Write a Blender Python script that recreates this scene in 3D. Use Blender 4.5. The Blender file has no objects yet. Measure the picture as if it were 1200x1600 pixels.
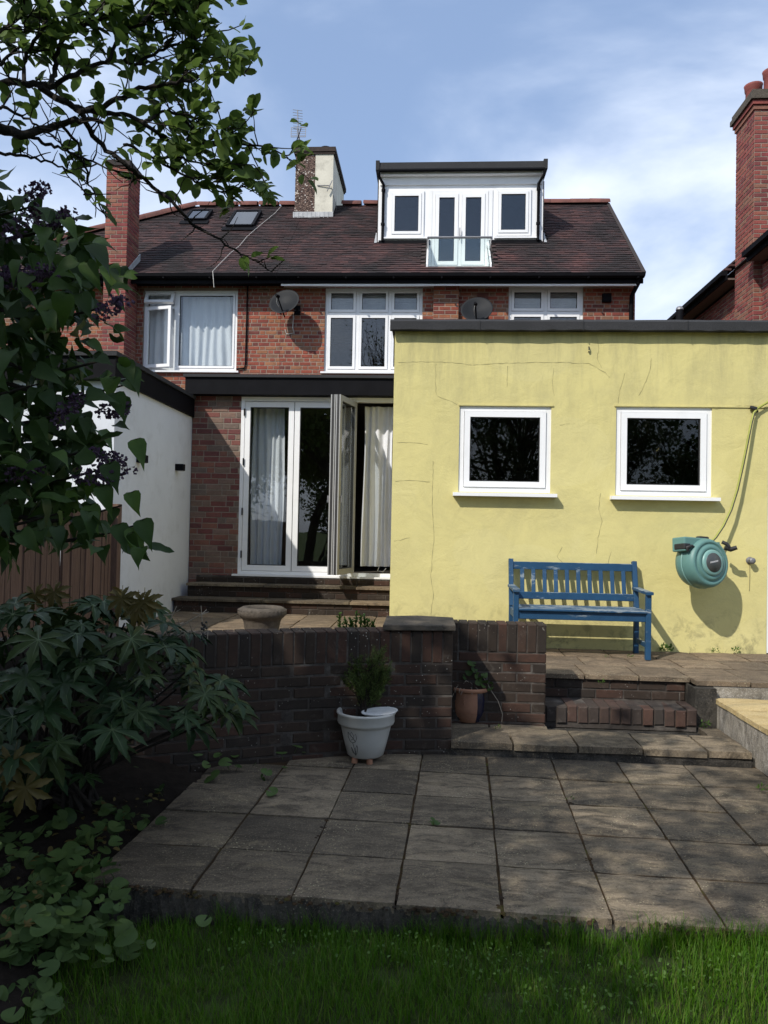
import bpy, math, random
import numpy as np
from mathutils import Vector, Matrix, Euler

random.seed(7); np.random.seed(7)
SC = bpy.context.scene
COL = SC.collection
rad = math.radians
U = random.uniform

# ------------------------------------------------------------------ camera
CAMP = np.array([0.0, 0.0, 1.585])
YAW, PIT, ROL, FPX = rad(3.55), rad(1.32), rad(1.13), 1188.0
_f = np.array([-math.sin(YAW)*math.cos(PIT), math.cos(YAW)*math.cos(PIT), math.sin(PIT)])
_r = np.array([math.cos(YAW), math.sin(YAW), 0.0])
_u = np.cross(_r, _f)
CR = _r*math.cos(ROL)+_u*math.sin(ROL); CU = -_r*math.sin(ROL)+_u*math.cos(ROL); CF = _f
cam = bpy.data.cameras.new('camera'); cam_o = bpy.data.objects.new('camera', cam); COL.objects.link(cam_o)
cam.sensor_fit = 'VERTICAL'; cam.sensor_height = 36.0; cam.lens = FPX/1600*36.0
cam.clip_start = 0.05; cam.clip_end = 2000
cam_o.matrix_world = Matrix(((CR[0], CU[0], -CF[0], CAMP[0]), (CR[1], CU[1], -CF[1], CAMP[1]), (CR[2], CU[2], -CF[2], CAMP[2]), (0, 0, 0, 1)))
SC.camera = cam_o

# ------------------------------------------------------------------ sky and sun
SUND = np.array([0.8, 1.0, -1.15])                 # the way the light travels
SEL = math.atan2(1.15, math.hypot(0.8, 1.0)); SAZ = math.atan2(-0.8, -1.0)
world = bpy.data.worlds.new('World'); SC.world = world; world.use_nodes = True
wt = world.node_tree; wn = wt.nodes
bg = wn['Background']; bg.inputs[1].default_value = 0.15
sky = wn.new('ShaderNodeTexSky'); sky.sky_type = 'NISHITA'; sky.sun_disc = False
sky.sun_elevation = SEL; sky.sun_rotation = SAZ % (2*math.pi); sky.air_density = 1.0; sky.dust_density = 1.0; sky.ozone_density = 2.5
tc = wn.new('ShaderNodeTexCoord'); mp = wn.new('ShaderNodeMapping'); wt.links.new(tc.outputs['Generated'], mp.inputs[0])
mp.inputs['Location'].default_value = (0.14, 1.45, 1.03); mp.inputs['Rotation'].default_value = (0.0, rad(35), rad(12)); mp.inputs['Scale'].default_value = (1.0, 1.0, 2.2)
n1 = wn.new('ShaderNodeTexNoise'); n1.inputs['Scale'].default_value = 1.5; n1.inputs['Detail'].default_value = 7; n1.inputs['Roughness'].default_value = 0.52; n1.inputs['Distortion'].default_value = 0.5
wt.links.new(mp.outputs[0], n1.inputs[0])
cr = wn.new('ShaderNodeValToRGB'); cr.color_ramp.interpolation = 'EASE'
cr.color_ramp.elements[0].position = 0.36; cr.color_ramp.elements[0].color = (0, 0, 0, 1)
cr.color_ramp.elements[1].position = 0.62; cr.color_ramp.elements[1].color = (1, 1, 1, 1)
wt.links.new(n1.outputs[0], cr.inputs[0])
hz = wn.new('ShaderNodeMix'); hz.data_type = 'RGBA'; hz.inputs['A'].default_value = (2.9, 4.0, 6.2, 1); hz.inputs['B'].default_value = (6.6, 7.2, 8.2, 1)   # thin veil to thick cloud
mx = wn.new('ShaderNodeMix'); mx.data_type = 'RGBA'; mf = wn.new('ShaderNodeMapRange'); mf.inputs['To Min'].default_value = 0.5
wt.links.new(hz.outputs['Result'], mx.inputs['B']); wt.links.new(cr.outputs[0], hz.inputs['Factor']); wt.links.new(cr.outputs[0], mf.inputs['Value'])
wt.links.new(mf.outputs[0], mx.inputs['Factor']); wt.links.new(sky.outputs[0], mx.inputs['A']); wt.links.new(mx.outputs['Result'], bg.inputs[0])

sun = bpy.data.lights.new('sun', 'SUN'); sun.energy = 4.1; sun.angle = rad(0.6); sun.color = (1.0, 0.95, 0.87)
sun_o = bpy.data.objects.new('sun', sun); COL.objects.link(sun_o); sun_o.location = (-12, -15, 18)
sun_o.rotation_euler = Vector(SUND).to_track_quat('-Z', 'Y').to_euler()
SC.view_settings.view_transform = 'Standard'; SC.view_settings.look = 'None'; SC.view_settings.exposure = 0.06; SC.view_settings.gamma = 1.0
SC.view_settings.use_curve_mapping = False

# ------------------------------------------------------------------ helpers
def ray(px, py): return CR*((px-600)/FPX) - CU*((py-800)/FPX) + CF
def at(px, py, Y):
    d = ray(px, py); return Vector(CAMP + d*(Y-CAMP[1])/d[1])
def onz(px, py, z):
    d = ray(px, py); return Vector(CAMP + d*(z-CAMP[2])/d[2])
def onx(px, py, x):
    d = ray(px, py); return Vector(CAMP + d*(x-CAMP[0])/d[0])
def proj(p):
    q = np.array(p)-CAMP; w = q@CF
    return (600+FPX*(q@CR)/w, 800-FPX*(q@CU)/w, w)

ORG = {}
def org(p): return ORG[p.name] if p is not None else Vector((0, 0, 0))
def tag(o, label=None, cat=None, group=None, kind=None):
    if label: o['label'] = label
    if cat: o['category'] = cat
    if group: o['group'] = group
    if kind: o['kind'] = kind
    return o
def thing(name, loc, label, cat, group=None):
    o = bpy.data.objects.new(name, None); COL.objects.link(o); o.location = loc; o.empty_display_size = .1
    ORG[o.name] = Vector(loc); return tag(o, label, cat, group)
def put(name, mesh, parent=None, loc=None, mtx=None, mat=None):
    """a piece that shares mesh data: loc/mtx are world"""
    o = bpy.data.objects.new(name, mesh); COL.objects.link(o)
    if parent is not None: o.parent = parent
    if mtx is not None:
        m = mtx.copy(); m.translation = m.translation-org(parent); o.matrix_local = m; ORG[o.name] = mtx.translation.copy()
    else:
        o.location = Vector(loc)-org(parent); ORG[o.name] = Vector(loc)
    return o

class MB:
    def __init__(s): s.v = []; s.f = []; s.sm = []
    def add(s, vs, fs, smooth=False):
        b = len(s.v); s.v += [tuple(p) for p in vs]; s.f += [tuple(b+i for i in f) for f in fs]; s.sm += [smooth]*len(fs); return s
    def box(s, x0, x1, y0, y1, z0, z1):
        return s.add([(x0, y0, z0), (x1, y0, z0), (x1, y1, z0), (x0, y1, z0), (x0, y0, z1), (x1, y0, z1), (x1, y1, z1), (x0, y1, z1)],
                     [(0, 3, 2, 1), (4, 5, 6, 7), (0, 1, 5, 4), (1, 2, 6, 5), (2, 3, 7, 6), (3, 0, 4, 7)])
    def bar(s, a, b, w, h, up=(0, 0, 1)):
        a = Vector(a); b = Vector(b); d = (b-a).normalized(); r = d.cross(Vector(up))
        if r.length < 1e-4: r = d.cross(Vector((0, 1, 0)))
        r.normalize(); u = r.cross(d); vs = []
        for p in (a, b):
            for i, j in ((-1, -1), (1, -1), (1, 1), (-1, 1)): vs.append(p+r*(i*w/2)+u*(j*h/2))
        return s.add(vs, [(0, 1, 2, 3), (7, 6, 5, 4), (0, 4, 5, 1), (1, 5, 6, 2), (2, 6, 7, 3), (3, 7, 4, 0)])
    def bbar(s, a, b, w, h, up=(0, 0, 1), c=.004):
        """bar with chamfered long edges"""
        a = Vector(a); b = Vector(b); d = (b-a).normalized(); r = d.cross(Vector(up))
        if r.length < 1e-4: r = d.cross(Vector((0, 1, 0)))
        r.normalize(); u = r.cross(d); vs = []
        W, H = w/2, h/2
        sec = [(-W+c, -H), (W-c, -H), (W, -H+c), (W, H-c), (W-c, H), (-W+c, H), (-W, H-c), (-W, -H+c)]
        for p in (a, b): vs += [p+r*i+u*j for i, j in sec]
        return s.add(vs, [tuple(range(8)), tuple(range(15, 7, -1))]+[(i, 8+i, 8+(i+1) % 8, (i+1) % 8) for i in range(8)])
    def tube(s, path, rad_, n=6, cap=True, smooth=True):
        P = [Vector(p) for p in path]; k = len(P)
        R = rad_ if isinstance(rad_, (list, tuple)) else [rad_]*k
        vs = []; prev = None
        for i in range(k):
            d = (P[min(i+1, k-1)]-P[max(i-1, 0)])
            if d.length < 1e-7: d = Vector((0, 0, 1))
            d.normalize()
            if prev is None: a = d.orthogonal().normalized()
            else:
                a = prev-d*prev.dot(d)
                a = a.normalized() if a.length > 1e-5 else d.orthogonal().normalized()
            prev = a; b = d.cross(a)
            for j in range(n):
                t = 2*math.pi*j/n; vs.append(P[i]+(a*math.cos(t)+b*math.sin(t))*R[i])
        fs = [(i*n+j, i*n+(j+1) % n, (i+1)*n+(j+1) % n, (i+1)*n+j) for i in range(k-1) for j in range(n)]
        s.add(vs, fs, smooth)
        if cap: s.add([vs[j] for j in range(n)], [tuple(range(n-1, -1, -1))]); s.add([vs[(k-1)*n+j] for j in range(n)], [tuple(range(n))])
        return s
    def lathe(s, prof, n=24, mtx=None, smooth=True, a0=0, a1=2*math.pi):
        mtx = mtx or Matrix(); full = abs(a1-a0-2*math.pi) < 1e-4; m = n if full else n+1
        vs = [mtx @ Vector((r*math.cos(a0+(a1-a0)*j/n), r*math.sin(a0+(a1-a0)*j/n), z)) for r, z in prof for j in range(m)]
        fs = []
        for i in range(len(prof)-1):
            for j in range(n):
                k = (j+1) % m
                fs.append((i*m+j, i*m+k, (i+1)*m+k, (i+1)*m+j))
        return s.add(vs, fs, smooth)
    def prism(s, poly, off):
        n = len(poly); off = Vector(off); vs = [Vector(p) for p in poly]+[Vector(p)+off for p in poly]
        return s.add(vs, [tuple(range(n)), tuple(range(2*n-1, n-1, -1))]+[(i, n+i, n+(i+1) % n, (i+1) % n) for i in range(n)])
    def mesh(s, name, o=Vector((0, 0, 0))):
        m = bpy.data.meshes.new(name); m.from_pydata([(p[0]-o[0], p[1]-o[1], p[2]-o[2]) for p in s.v], [], s.f)
        m.polygons.foreach_set('use_smooth', s.sm); m.update(); return m
    def build(s, name, mat, parent=None, kind=None, fix=True):
        o0 = org(parent); m = s.mesh(name, o0)
        if fix:
            import bmesh
            bm = bmesh.new(); bm.from_mesh(m); bmesh.ops.recalc_face_normals(bm, faces=bm.faces); bm.to_mesh(m); bm.free()
        m.materials.append(mat)
        o = bpy.data.objects.new(name, m); COL.objects.link(o); o.parent = parent; ORG[o.name] = Vector(o0)
        if kind: o['kind'] = kind
        return o

# ------------------------------------------------------------------ materials
class NT:
    def __init__(s, name):
        s.m = bpy.data.materials.new(name); s.m.use_nodes = True; s.t = s.m.node_tree; s.b = s.t.nodes['Principled BSDF']; s.out = s.t.nodes['Material Output']
        s.p = s.new('ShaderNodeNewGeometry'); s.pos = s.p.outputs['Position']
    def new(s, k): return s.t.nodes.new(k)
    def lk(s, a, b): s.t.links.new(a, b)
    def setv(s, sock, v):
        if hasattr(v, 'is_linked') or hasattr(v, 'links'): s.lk(v, sock)
        elif isinstance(v, (tuple, list)) and len(v) == 3 and sock.type == 'RGBA': sock.default_value = (*v, 1)
        else: sock.default_value = v
    def map(s, scale=(1, 1, 1), loc=(0, 0, 0), rot=(0, 0, 0), vec=None):
        n = s.new('ShaderNodeMapping'); s.lk(vec or s.pos, n.inputs[0]); n.inputs['Scale'].default_value = scale; n.inputs['Location'].default_value = loc; n.inputs['Rotation'].default_value = rot
        return n.outputs[0]
    def noise(s, scale, detail=5, rough=.6, dist=0, vec=None):
        n = s.new('ShaderNodeTexNoise'); s.lk(vec or s.pos, n.inputs[0]); n.inputs['Scale'].default_value = scale; n.inputs['Detail'].default_value = detail; n.inputs['Roughness'].default_value = rough; n.inputs['Distortion'].default_value = dist
        return n.outputs[0]
    def vor(s, scale, feature='F1', vec=None, out=0, rnd=1):
        n = s.new('ShaderNodeTexVoronoi'); n.feature = feature; s.lk(vec or s.pos, n.inputs[0]); n.inputs['Scale'].default_value = scale; n.inputs['Randomness'].default_value = rnd
        return n.outputs[out]
    def ramp(s, fac, stops, interp='LINEAR'):
        n = s.new('ShaderNodeValToRGB'); e = n.color_ramp.elements; n.color_ramp.interpolation = interp
        while len(e) < len(stops): e.new(.5)
        for i, (p, c) in enumerate(stops):
            e[i].position = p; e[i].color = (*c, 1) if isinstance(c, (tuple, list)) else (c, c, c, 1)
        s.lk(fac, n.inputs[0]); return n.outputs[0]
    def mix(s, fac, a, b, mode='MIX'):
        n = s.new('ShaderNodeMix'); n.data_type = 'RGBA'; n.blend_type = mode
        s.setv(n.inputs['Factor'], fac); s.setv(n.inputs['A'], a); s.setv(n.inputs['B'], b); return n.outputs['Result']
    def math(s, op, a, b=0.0):
        n = s.new('ShaderNodeMath'); n.operation = op; s.setv(n.inputs[0], a); s.setv(n.inputs[1], b); return n.outputs[0]
    def rnd(s, kind):
        if kind == 'island': return s.p.outputs['Random Per Island']
        return s.new('ShaderNodeObjectInfo').outputs['Random']
    def bump(s, h, st=.5, dist=.01):
        n = s.new('ShaderNodeBump'); n.inputs['Strength'].default_value = st; n.inputs['Distance'].default_value = dist; s.lk(h, n.inputs['Height']); s.lk(n.outputs[0], s.b.inputs['Normal']); return n
    def done(s, col, rough=.8, spec=.5, metal=0):
        s.setv(s.b.inputs['Base Color'], col); s.setv(s.b.inputs['Roughness'], rough); s.b.inputs['Specular IOR Level'].default_value = spec; s.b.inputs['Metallic'].default_value = metal
        return s.m

def simple(name, c, rough=.6, spec=.5, var=.15, sc=8, bump=.0, bsc=60, metal=0, dirt=None):
    n = NT(name); k = n.noise(sc, 5, .65)
    col = n.ramp(k, [(.25, tuple(x*(1-var) for x in c)), (.75, tuple(min(1, x*(1+var)) for x in c))])
    if dirt: col = n.mix(n.ramp(n.noise(3.1, 8, .7), [(.52, 0.0), (.72, dirt[1])]), col, dirt[0])
    if bump: n.bump(n.noise(bsc, 6, .6), bump, .01)
    return n.done(col, rough, spec, metal)

def brick_mat(name, cols, kind, soot=(.03, .025, .02), sootamt=.5, fleck=0.0, bump=.5, lime=0.0):
    n = NT(name); r = n.rnd(kind)
    base = n.ramp(r, [(i/len(cols), c) for i, c in enumerate(cols)], 'CONSTANT')
    base = n.mix(.35, base, n.ramp(n.noise(28, 6, .7), [(.3, (.3, .3, .3)), (.7, (.85, .8, .75))]), 'OVERLAY')
    base = n.mix(n.ramp(n.noise(2.2, 7, .7), [(.42, 0.0), (.70, sootamt)]), base, soot)
    base = n.mix(n.ramp(n.noise(14, 6, .75, 1), [(.55, 0.0), (.68, sootamt*.6)]), base, soot)
    if lime: base = n.mix(n.ramp(n.noise(6, 8, .75, .5), [(.56, 0.0), (.75, lime)]), base, (.42, .38, .32))
    if fleck: base = n.mix(n.math('MULTIPLY', n.ramp(n.vor(38), [(.10, 1.0), (.17, 0.0)]), n.ramp(n.noise(4, 4), [(.52, 0.0), (.62, fleck)])), base, (.55, .52, .46))
    base = n.mix(n.ramp(n.noise(9, 6, .7, .6, n.map((1, 1, 3))), [(.35, .45), (.62, 0.0)]), base, n.mix(.5, base, soot))
    n.bump(n.noise(120, 6, .7), bump, .006)
    return n.done(base, .9, .25)

MAT = {}
REDS = [(.31, .090, .056), (.28, .072, .048), (.34, .125, .068), (.23, .060, .046), (.31, .100, .060), (.24, .125, .080), (.30, .078, .050), (.17, .055, .046), (.33, .145, .078), (.27, .080, .053)]
MAT['brick_up'] = brick_mat('red facade brick', REDS, 'island', sootamt=.42)
MAT['brick_gf'] = brick_mat('mixed red and grey brick', [(.20, .080, .068), (.165, .060, .055), (.20, .135, .105), (.145, .055, .053), (.22, .098, .072), (.16, .12, .10), (.18, .064, .056), (.22, .145, .115)], 'object', sootamt=.35)
MAT['brick_chim'] = brick_mat('deep red chimney brick', [(.27, .075, .065), (.23, .06, .06), (.30, .10, .075), (.19, .055, .055), (.26, .12, .085), (.25, .07, .06)], 'island', sootamt=.35)
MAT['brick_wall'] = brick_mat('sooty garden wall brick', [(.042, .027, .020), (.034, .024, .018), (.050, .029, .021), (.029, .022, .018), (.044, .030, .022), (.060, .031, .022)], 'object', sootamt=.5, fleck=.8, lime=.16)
MAT['brick_step'] = brick_mat('worn step brick', [(.078, .047, .037), (.066, .043, .035), (.055, .042, .036), (.095, .050, .037), (.050, .041, .036)], 'object', sootamt=.6, fleck=.5, lime=.3)
MAT['mortar'] = simple('pale mortar', (.31, .24, .19), .95, .1, .25, 9, .3, 200)
MAT['mortar_gf'] = simple('grey mortar', (.26, .22, .18), .95, .1, .3, 9, .3, 200)
MAT['mortar_dark'] = simple('dirty mortar', (.062, .053, .046), .95, .1, .5, 12, .5, 120, dirt=((.27, .245, .215), .5))
def render_mat(name, c, stain, pale):
    n = NT(name)
    col = n.ramp(n.noise(1.6, 8, .62, .4), [(.3, tuple(x*.9 for x in c)), (.7, c)])
    col = n.mix(n.ramp(n.noise(.9, 9, .7, .8), [(.55, 0.0), (.80, .30)]), col, pale)
    col = n.mix(n.ramp(n.noise(1.3, 10, .75, 1.0, n.map((1, 1, 1), (4, 2, 9))), [(.46, 0.0), (.68, .65)]), col, tuple(.5*x+.5*y for x, y in zip(c, stain)))
    rep = n.vor(.8, vec=n.map((1, 0, 1.3), (1.7, 0, .4))); col = n.mix(n.ramp(rep, [(.36, .10), (.37, 0.0)]), col, pale)
    streak = n.noise(3.0, 8, .72, .2, n.map((2.2, 1, .35)))
    sep = n.new('ShaderNodeSeparateXYZ'); n.lk(n.pos, sep.inputs[0])
    up = n.ramp(n.math('MULTIPLY', sep.outputs[2], .25), [(.55, 0.0), (.90, 1.0)])
    low = n.ramp(sep.outputs[2], [(.45, .75), (.95, 0.0)])
    col = n.mix(n.math('MULTIPLY', n.ramp(streak, [(.46, 0.0), (.68, .60)]), up), col, stain)
    col = n.mix(n.math('MULTIPLY', n.ramp(n.noise(7, 9, .75, .5), [(.50, 0.0), (.62, .9)]), low), col, tuple(x*.55 for x in stain))
    col = n.mix(n.ramp(n.noise(2.3, 10, .8, .3), [(.63, 0.0), (.74, .4)]), col, stain)
    h = n.math('ADD', n.math('MULTIPLY', n.noise(3.2, 6, .6, .6), 2.6), n.math('MULTIPLY', n.noise(55, 6, .7), .5))
    h = n.math('ADD', h, n.math('MULTIPLY', n.noise(160, 3, .6), .16))
    n.bump(h, .30, .016)
    return n.done(col, .85, .2)
MAT['yellow'] = render_mat('yellow painted render', (.655, .580, .250), (.35, .315, .165), (.69, .635, .36))
MAT['white_render'] = simple('white render', (.655, .675, .715), .85, .2, .05, 2, .15, 40, dirt=((.48, .49, .51), .55))
MAT['cream'] = simple('cream paint', (.60, .57, .48), .8, .2, .14, 3, .2, 30, dirt=((.26, .24, .20), .65))
def n_pebble():
    n = NT('pebbledash'); v = n.vor(38, out=1); sp = n.new('ShaderNodeSeparateColor'); n.lk(v, sp.inputs[0])
    col = n.ramp(sp.outputs[0], [(0, (.06, .04, .035)), (.4, (.13, .085, .07)), (.75, (.2, .14, .11)), (.93, (.5, .45, .4))], 'CONSTANT')
    n.bump(n.vor(38), .8, .02); return n.done(col, .9, .2)
MAT['pebble'] = n_pebble()
MAT['upvc'] = simple('white plastic frame', (.82, .82, .82), .35, .5, .03, 3, dirt=((.62, .62, .6), .25))
MAT['upvc_grey'] = simple('mid grey trim', (.25, .25, .26), .5, .4, .1, 5)  # plain mid grey trim colour
MAT['black'] = simple('black paint', (.006, .006, .0075), .65, .08, .3, 6, .08, 40)
MAT['rubber'] = simple('black seal', (.015, .015, .016), .6)
MAT['lead'] = simple('lead flashing', (.36, .37, .38), .55, .5, .3, 7, .3, 20, dirt=((.7, .7, .7), .5))
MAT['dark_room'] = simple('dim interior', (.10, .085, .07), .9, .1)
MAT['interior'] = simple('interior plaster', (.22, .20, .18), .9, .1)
MAT['curtain'] = simple('white curtain', (.72, .73, .76), .9, .1, .06, 3)
MAT['blind'] = simple('grey roller blind', (.45, .45, .47), .8, .2)
MAT['metal_grey'] = simple('grey aluminium', (.20, .20, .21), .45, .5, .1, 5, metal=.3)
MAT['dish'] = simple('charcoal dish', (.016, .0175, .02), .55, .12, .15, 4)
MAT['cable_w'] = simple('white cable', (.6, .58, .54), .6)
def felt():
    n = NT('mineral roofing felt'); col = n.ramp(n.noise(260, 3, .8), [(.35, (.013, .013, .015)), (.62, (.055, .055, .058)), (.75, (.14, .14, .14))])
    col = n.mix(n.ramp(n.noise(2, 6, .7), [(.45, 0.0), (.7, .5)]), col, (.02, .021, .022)); n.bump(n.noise(260, 3, .8), .5, .005); return n.done(col, .85, .3)
MAT['felt'] = felt()
def tiles():
    n = NT('weathered clay roof tile'); r = n.rnd('island')
    col = n.ramp(r, [(0, (.050, .029, .029)), (.2, (.060, .033, .032)), (.4, (.042, .026, .027)), (.6, (.070, .036, .034)), (.75, (.048, .028, .029)), (.9, (.082, .040, .037))], 'CONSTANT')
    k = n.noise(.75, 8, .68, .6, n.map((.9, 1, 1.2)))
    col = n.mix(n.ramp(k, [(.44, 0.0), (.58, .85)]), col, (.017, .015, .015))
    col = n.mix(n.ramp(n.noise(1.1, 6, .6, .3, n.map((1, 1, 1), (7, 3, 1))), [(.54, 0.0), (.70, .40)]), col, (.125, .050, .046))
    n.bump(n.noise(70, 5, .7), .4, .006); return n.done(col, .85, .3)
MAT['tile'] = tiles()
MAT['tile_under'] = simple('roof underlay', (.03, .022, .02), .9)
MAT['ridge'] = simple('red ridge tile', (.15, .060, .048), .85, .3, .35, 5, .3, 40, dirt=((.05, .04, .035), .7))
def slab(name, a, b, dark, light, riv=1.0):
    n = NT(name); r = n.rnd('object')
    base = n.mix(n.ramp(r, [(.15, 0.0), (.85, 1.0)]), tuple(x*1.15 for x in a), tuple(x*.9 for x in b))
    st = n.noise(4.0, 8, .72, 1.2, n.map((1.0, 2.6, 1)))
    base = n.mix(n.ramp(st, [(.38, .85), (.56, 0.0)]), base, dark)
    base = n.mix(n.ramp(n.noise(3.2, 8, .7, .8, n.map((1, 1.7, 1), (3, 5, 0))), [(.54, 0.0), (.72, .6)]), base, light)
    base = n.mix(n.ramp(n.noise(95, 3, .8), [(.54, 0.0), (.68, .38)]), base, tuple(x*1.6 for x in light))
    base = n.mix(n.ramp(n.noise(70, 4, .8, .5), [(.34, .6), (.46, 0.0)]), base, tuple(x*.5 for x in dark))
    base = n.mix(n.math('MULTIPLY', n.ramp(n.vor(52), [(.12, 1.0), (.22, 0.0)]), n.ramp(n.noise(3, 4), [(.5, 0.0), (.6, .6)])), base, tuple(min(.6, x*2.2) for x in light))
    base = n.mix(n.ramp(n.noise(1.7, 9, .75, .6, n.map((1, 1, 1), (9, 1, 3))), [(.52, 0.0), (.70, .7)]), base, tuple(x*.8 for x in dark))
    h = n.math('ADD', n.math('MULTIPLY', n.ramp(st, [(.3, 0.0), (.7, 1.0)]), 1.1), n.math('MULTIPLY', n.noise(150, 5, .75), .35))
    n.bump(h, .6*riv, .018); return n.done(base, .88, .25)
MAT['slab'] = slab('riven concrete slab', (.205, .163, .112), (.112, .091, .066), (.055, .045, .034), (.31, .245, .150))
MAT['slab_t'] = slab('tan terrace slab', (.22, .162, .105), (.175, .132, .09), (.085, .066, .048), (.33, .255, .165))
MAT['slab_y'] = slab('buff sandstone slab', (.52, .40, .20), (.47, .36, .18), (.40, .29, .13), (.58, .47, .27))
MAT['concrete'] = slab('stained concrete', (.070, .063, .052), (.060, .054, .046), (.022, .020, .017), (.15, .13, .10), 1.4)
MAT['concrete_p'] = slab('lime streaked concrete', (.30, .27, .225), (.27, .245, .2), (.12, .105, .085), (.55, .52, .47), 1.2)
MAT['soil'] = simple('dark soil', (.018, .014, .011), .95, .1, .5, 14, .9, 60)
MAT['moss'] = simple('joint moss', (.045, .045, .012), .95, .1, .5, 30, .6, 150)
def jointm():
    n = NT('joint dirt'); col = n.ramp(n.noise(6, 6, .7), [(.35, (.026, .021, .016)), (.55, (.055, .034, .018)), (.66, (.06, .062, .016))]); n.bump(n.noise(150, 4), .6, .01); return n.done(col, .95, .1)
MAT['joint'] = jointm()
def bluep():
    n = NT('flaking blue paint'); c = n.ramp(n.noise(5, 5), [(.3, (.009, .046, .105)), (.7, (.013, .064, .138))])
    sep = n.new('ShaderNodeSeparateXYZ'); n.lk(n.p.outputs['Normal'], sep.inputs[0])
    top = n.math('ADD', n.math('MULTIPLY', n.ramp(sep.outputs[2], [(.3, 0.0), (.9, 1.0)]), .14), .0)
    k = n.math('ADD', n.noise(7, 9, .78, .4, n.map((.35, 1, 1.4))), top)
    c = n.mix(n.ramp(k, [(.585, 0.0), (.65, .75)]), c, (.26, .30, .32)); n.bump(k, .3, .004); return n.done(c, .55, .4)
MAT['blue'] = bluep()
def wood():
    n = NT('brown fence wood'); g = n.noise(6, 8, .7, .6, n.map((9, 9, .7))); r = n.rnd('object')
    c = n.ramp(g, [(.3, (.085, .05, .036)), (.7, (.18, .115, .085))]); c = n.mix(.35, c, n.ramp(r, [(0, (.3, .3, .3)), (1, (.75, .7, .66))]), 'OVERLAY'); n.bump(g, .4, .006); return n.done(c, .85, .2)
MAT['wood'] = wood()
MAT['bark'] = simple('dark bark', (.022, .018, .015), .9, .2, .4, 20, .8, 60)
MAT['twig'] = simple('dead twig', (.28, .24, .19), .85, .2)
def glass(name, f0=.07, tint=(.92, .94, .94)):
    m = bpy.data.materials.new(name); m.use_nodes = True; t = m.node_tree; t.nodes.remove(t.nodes['Principled BSDF']); o = t.nodes['Material Output']; N_ = t.nodes.new; lk = t.links.new
    g = N_('ShaderNodeBsdfGlossy'); g.inputs['Roughness'].default_value = 0.0; tr = N_('ShaderNodeBsdfTransparent'); tr.inputs[0].default_value = (*tint, 1)
    ge = N_('ShaderNodeNewGeometry'); dt_ = N_('ShaderNodeVectorMath'); dt_.operation = 'DOT_PRODUCT'; lk(ge.outputs['Incoming'], dt_.inputs[0]); lk(ge.outputs['Normal'], dt_.inputs[1])
    def mt(op, a, b):
        q = N_('ShaderNodeMath'); q.operation = op
        for s_, v in zip(q.inputs, (a, b)):
            if isinstance(v, (int, float)): s_.default_value = v
            else: lk(v, s_)
        return q.outputs[0]
    c = mt('ABSOLUTE', dt_.outputs['Value'], 0); f = mt('ADD', mt('MULTIPLY', mt('POWER', mt('SUBTRACT', 1.0, c), 5.0), 1-f0), f0)   # Schlick reflectance, the same from both sides
    nz = N_('ShaderNodeTexNoise'); nz.inputs['Scale'].default_value = 2.5; bp = N_('ShaderNodeBump'); bp.inputs['Strength'].default_value = .03; bp.inputs['Distance'].default_value = .02
    lk(ge.outputs['Position'], nz.inputs[0]); lk(nz.outputs[0], bp.inputs['Height']); lk(bp.outputs[0], g.inputs['Normal'])
    mx_ = N_('ShaderNodeMixShader'); lk(f, mx_.inputs[0]); lk(tr.outputs[0], mx_.inputs[1]); lk(g.outputs[0], mx_.inputs[2]); lk(mx_.outputs[0], o.inputs[0]); return m
MAT['glass'] = glass('window glass', .072)
MAT['glass_dark'] = glass('ground floor glass', .034)
MAT['grey_pvc'] = simple('dull grey door edge', (.34, .34, .34), .45, .4, .08, 4)
MAT['glass_b'] = glass('balcony glass', .05, (.90, .95, .93))
def leafm(name, cols, kind='object', rough=.45, spec=.5, trans=.25, veins=None):
    n = NT(name); r = n.rnd(kind)
    c = n.ramp(r, [(i/max(1, len(cols)-1), k) for i, k in enumerate(cols)])
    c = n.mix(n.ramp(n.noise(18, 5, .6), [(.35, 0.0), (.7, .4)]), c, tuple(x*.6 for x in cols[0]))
    n.done(c, rough, spec); n.bump(n.noise(60, 4), .2, .004)
    tr = n.new('ShaderNodeBsdfTranslucent'); n.lk(c, tr.inputs[0]); mx_ = n.new('ShaderNodeMixShader'); mx_.inputs[0].default_value = trans
    n.lk(n.b.outputs[0], mx_.inputs[1]); n.lk(tr.outputs[0], mx_.inputs[2]); n.lk(mx_.outputs[0], n.out.inputs[0]); return n.m
TREE_C = [(.070, .12, .024), (.095, .155, .032), (.14, .21, .045), (.078, .135, .028)]
MAT['leaf_tree'] = leafm('tree leaf', TREE_C, 'object', .55, .25, .45)
MAT['leaf_tree_i'] = leafm('tree crown leaf', TREE_C, 'island', .55, .25, .45)
LIL_C = [(.022, .046, .011), (.036, .072, .014), (.065, .12, .020)]
MAT['leaf_lilac'] = leafm('lilac leaf', LIL_C, 'object', .5, .22, .3)
MAT['leaf_lilac_i'] = leafm('lilac crown leaf', LIL_C[:2], 'island', .5, .22, .3)
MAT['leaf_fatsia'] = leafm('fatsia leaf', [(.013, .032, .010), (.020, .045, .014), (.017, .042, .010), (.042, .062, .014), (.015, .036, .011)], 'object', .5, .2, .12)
MAT['vein'] = simple('leaf vein', (.055, .085, .03), .5, .3)
MAT['leaf_dry'] = leafm('yellowing leaf', [(.13, .095, .022), (.09, .075, .024)], 'object', .6, .3, .25)
MAT['leaf_round'] = leafm('round ground leaf', [(.034, .070, .016), (.058, .100, .026), (.085, .135, .036), (.045, .082, .02)], 'object', .55, .25, .25)
MAT['leaf_weed'] = leafm('weed leaf', [(.06, .13, .02), (.10, .18, .03)], 'island', .5, .3, .3)
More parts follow.
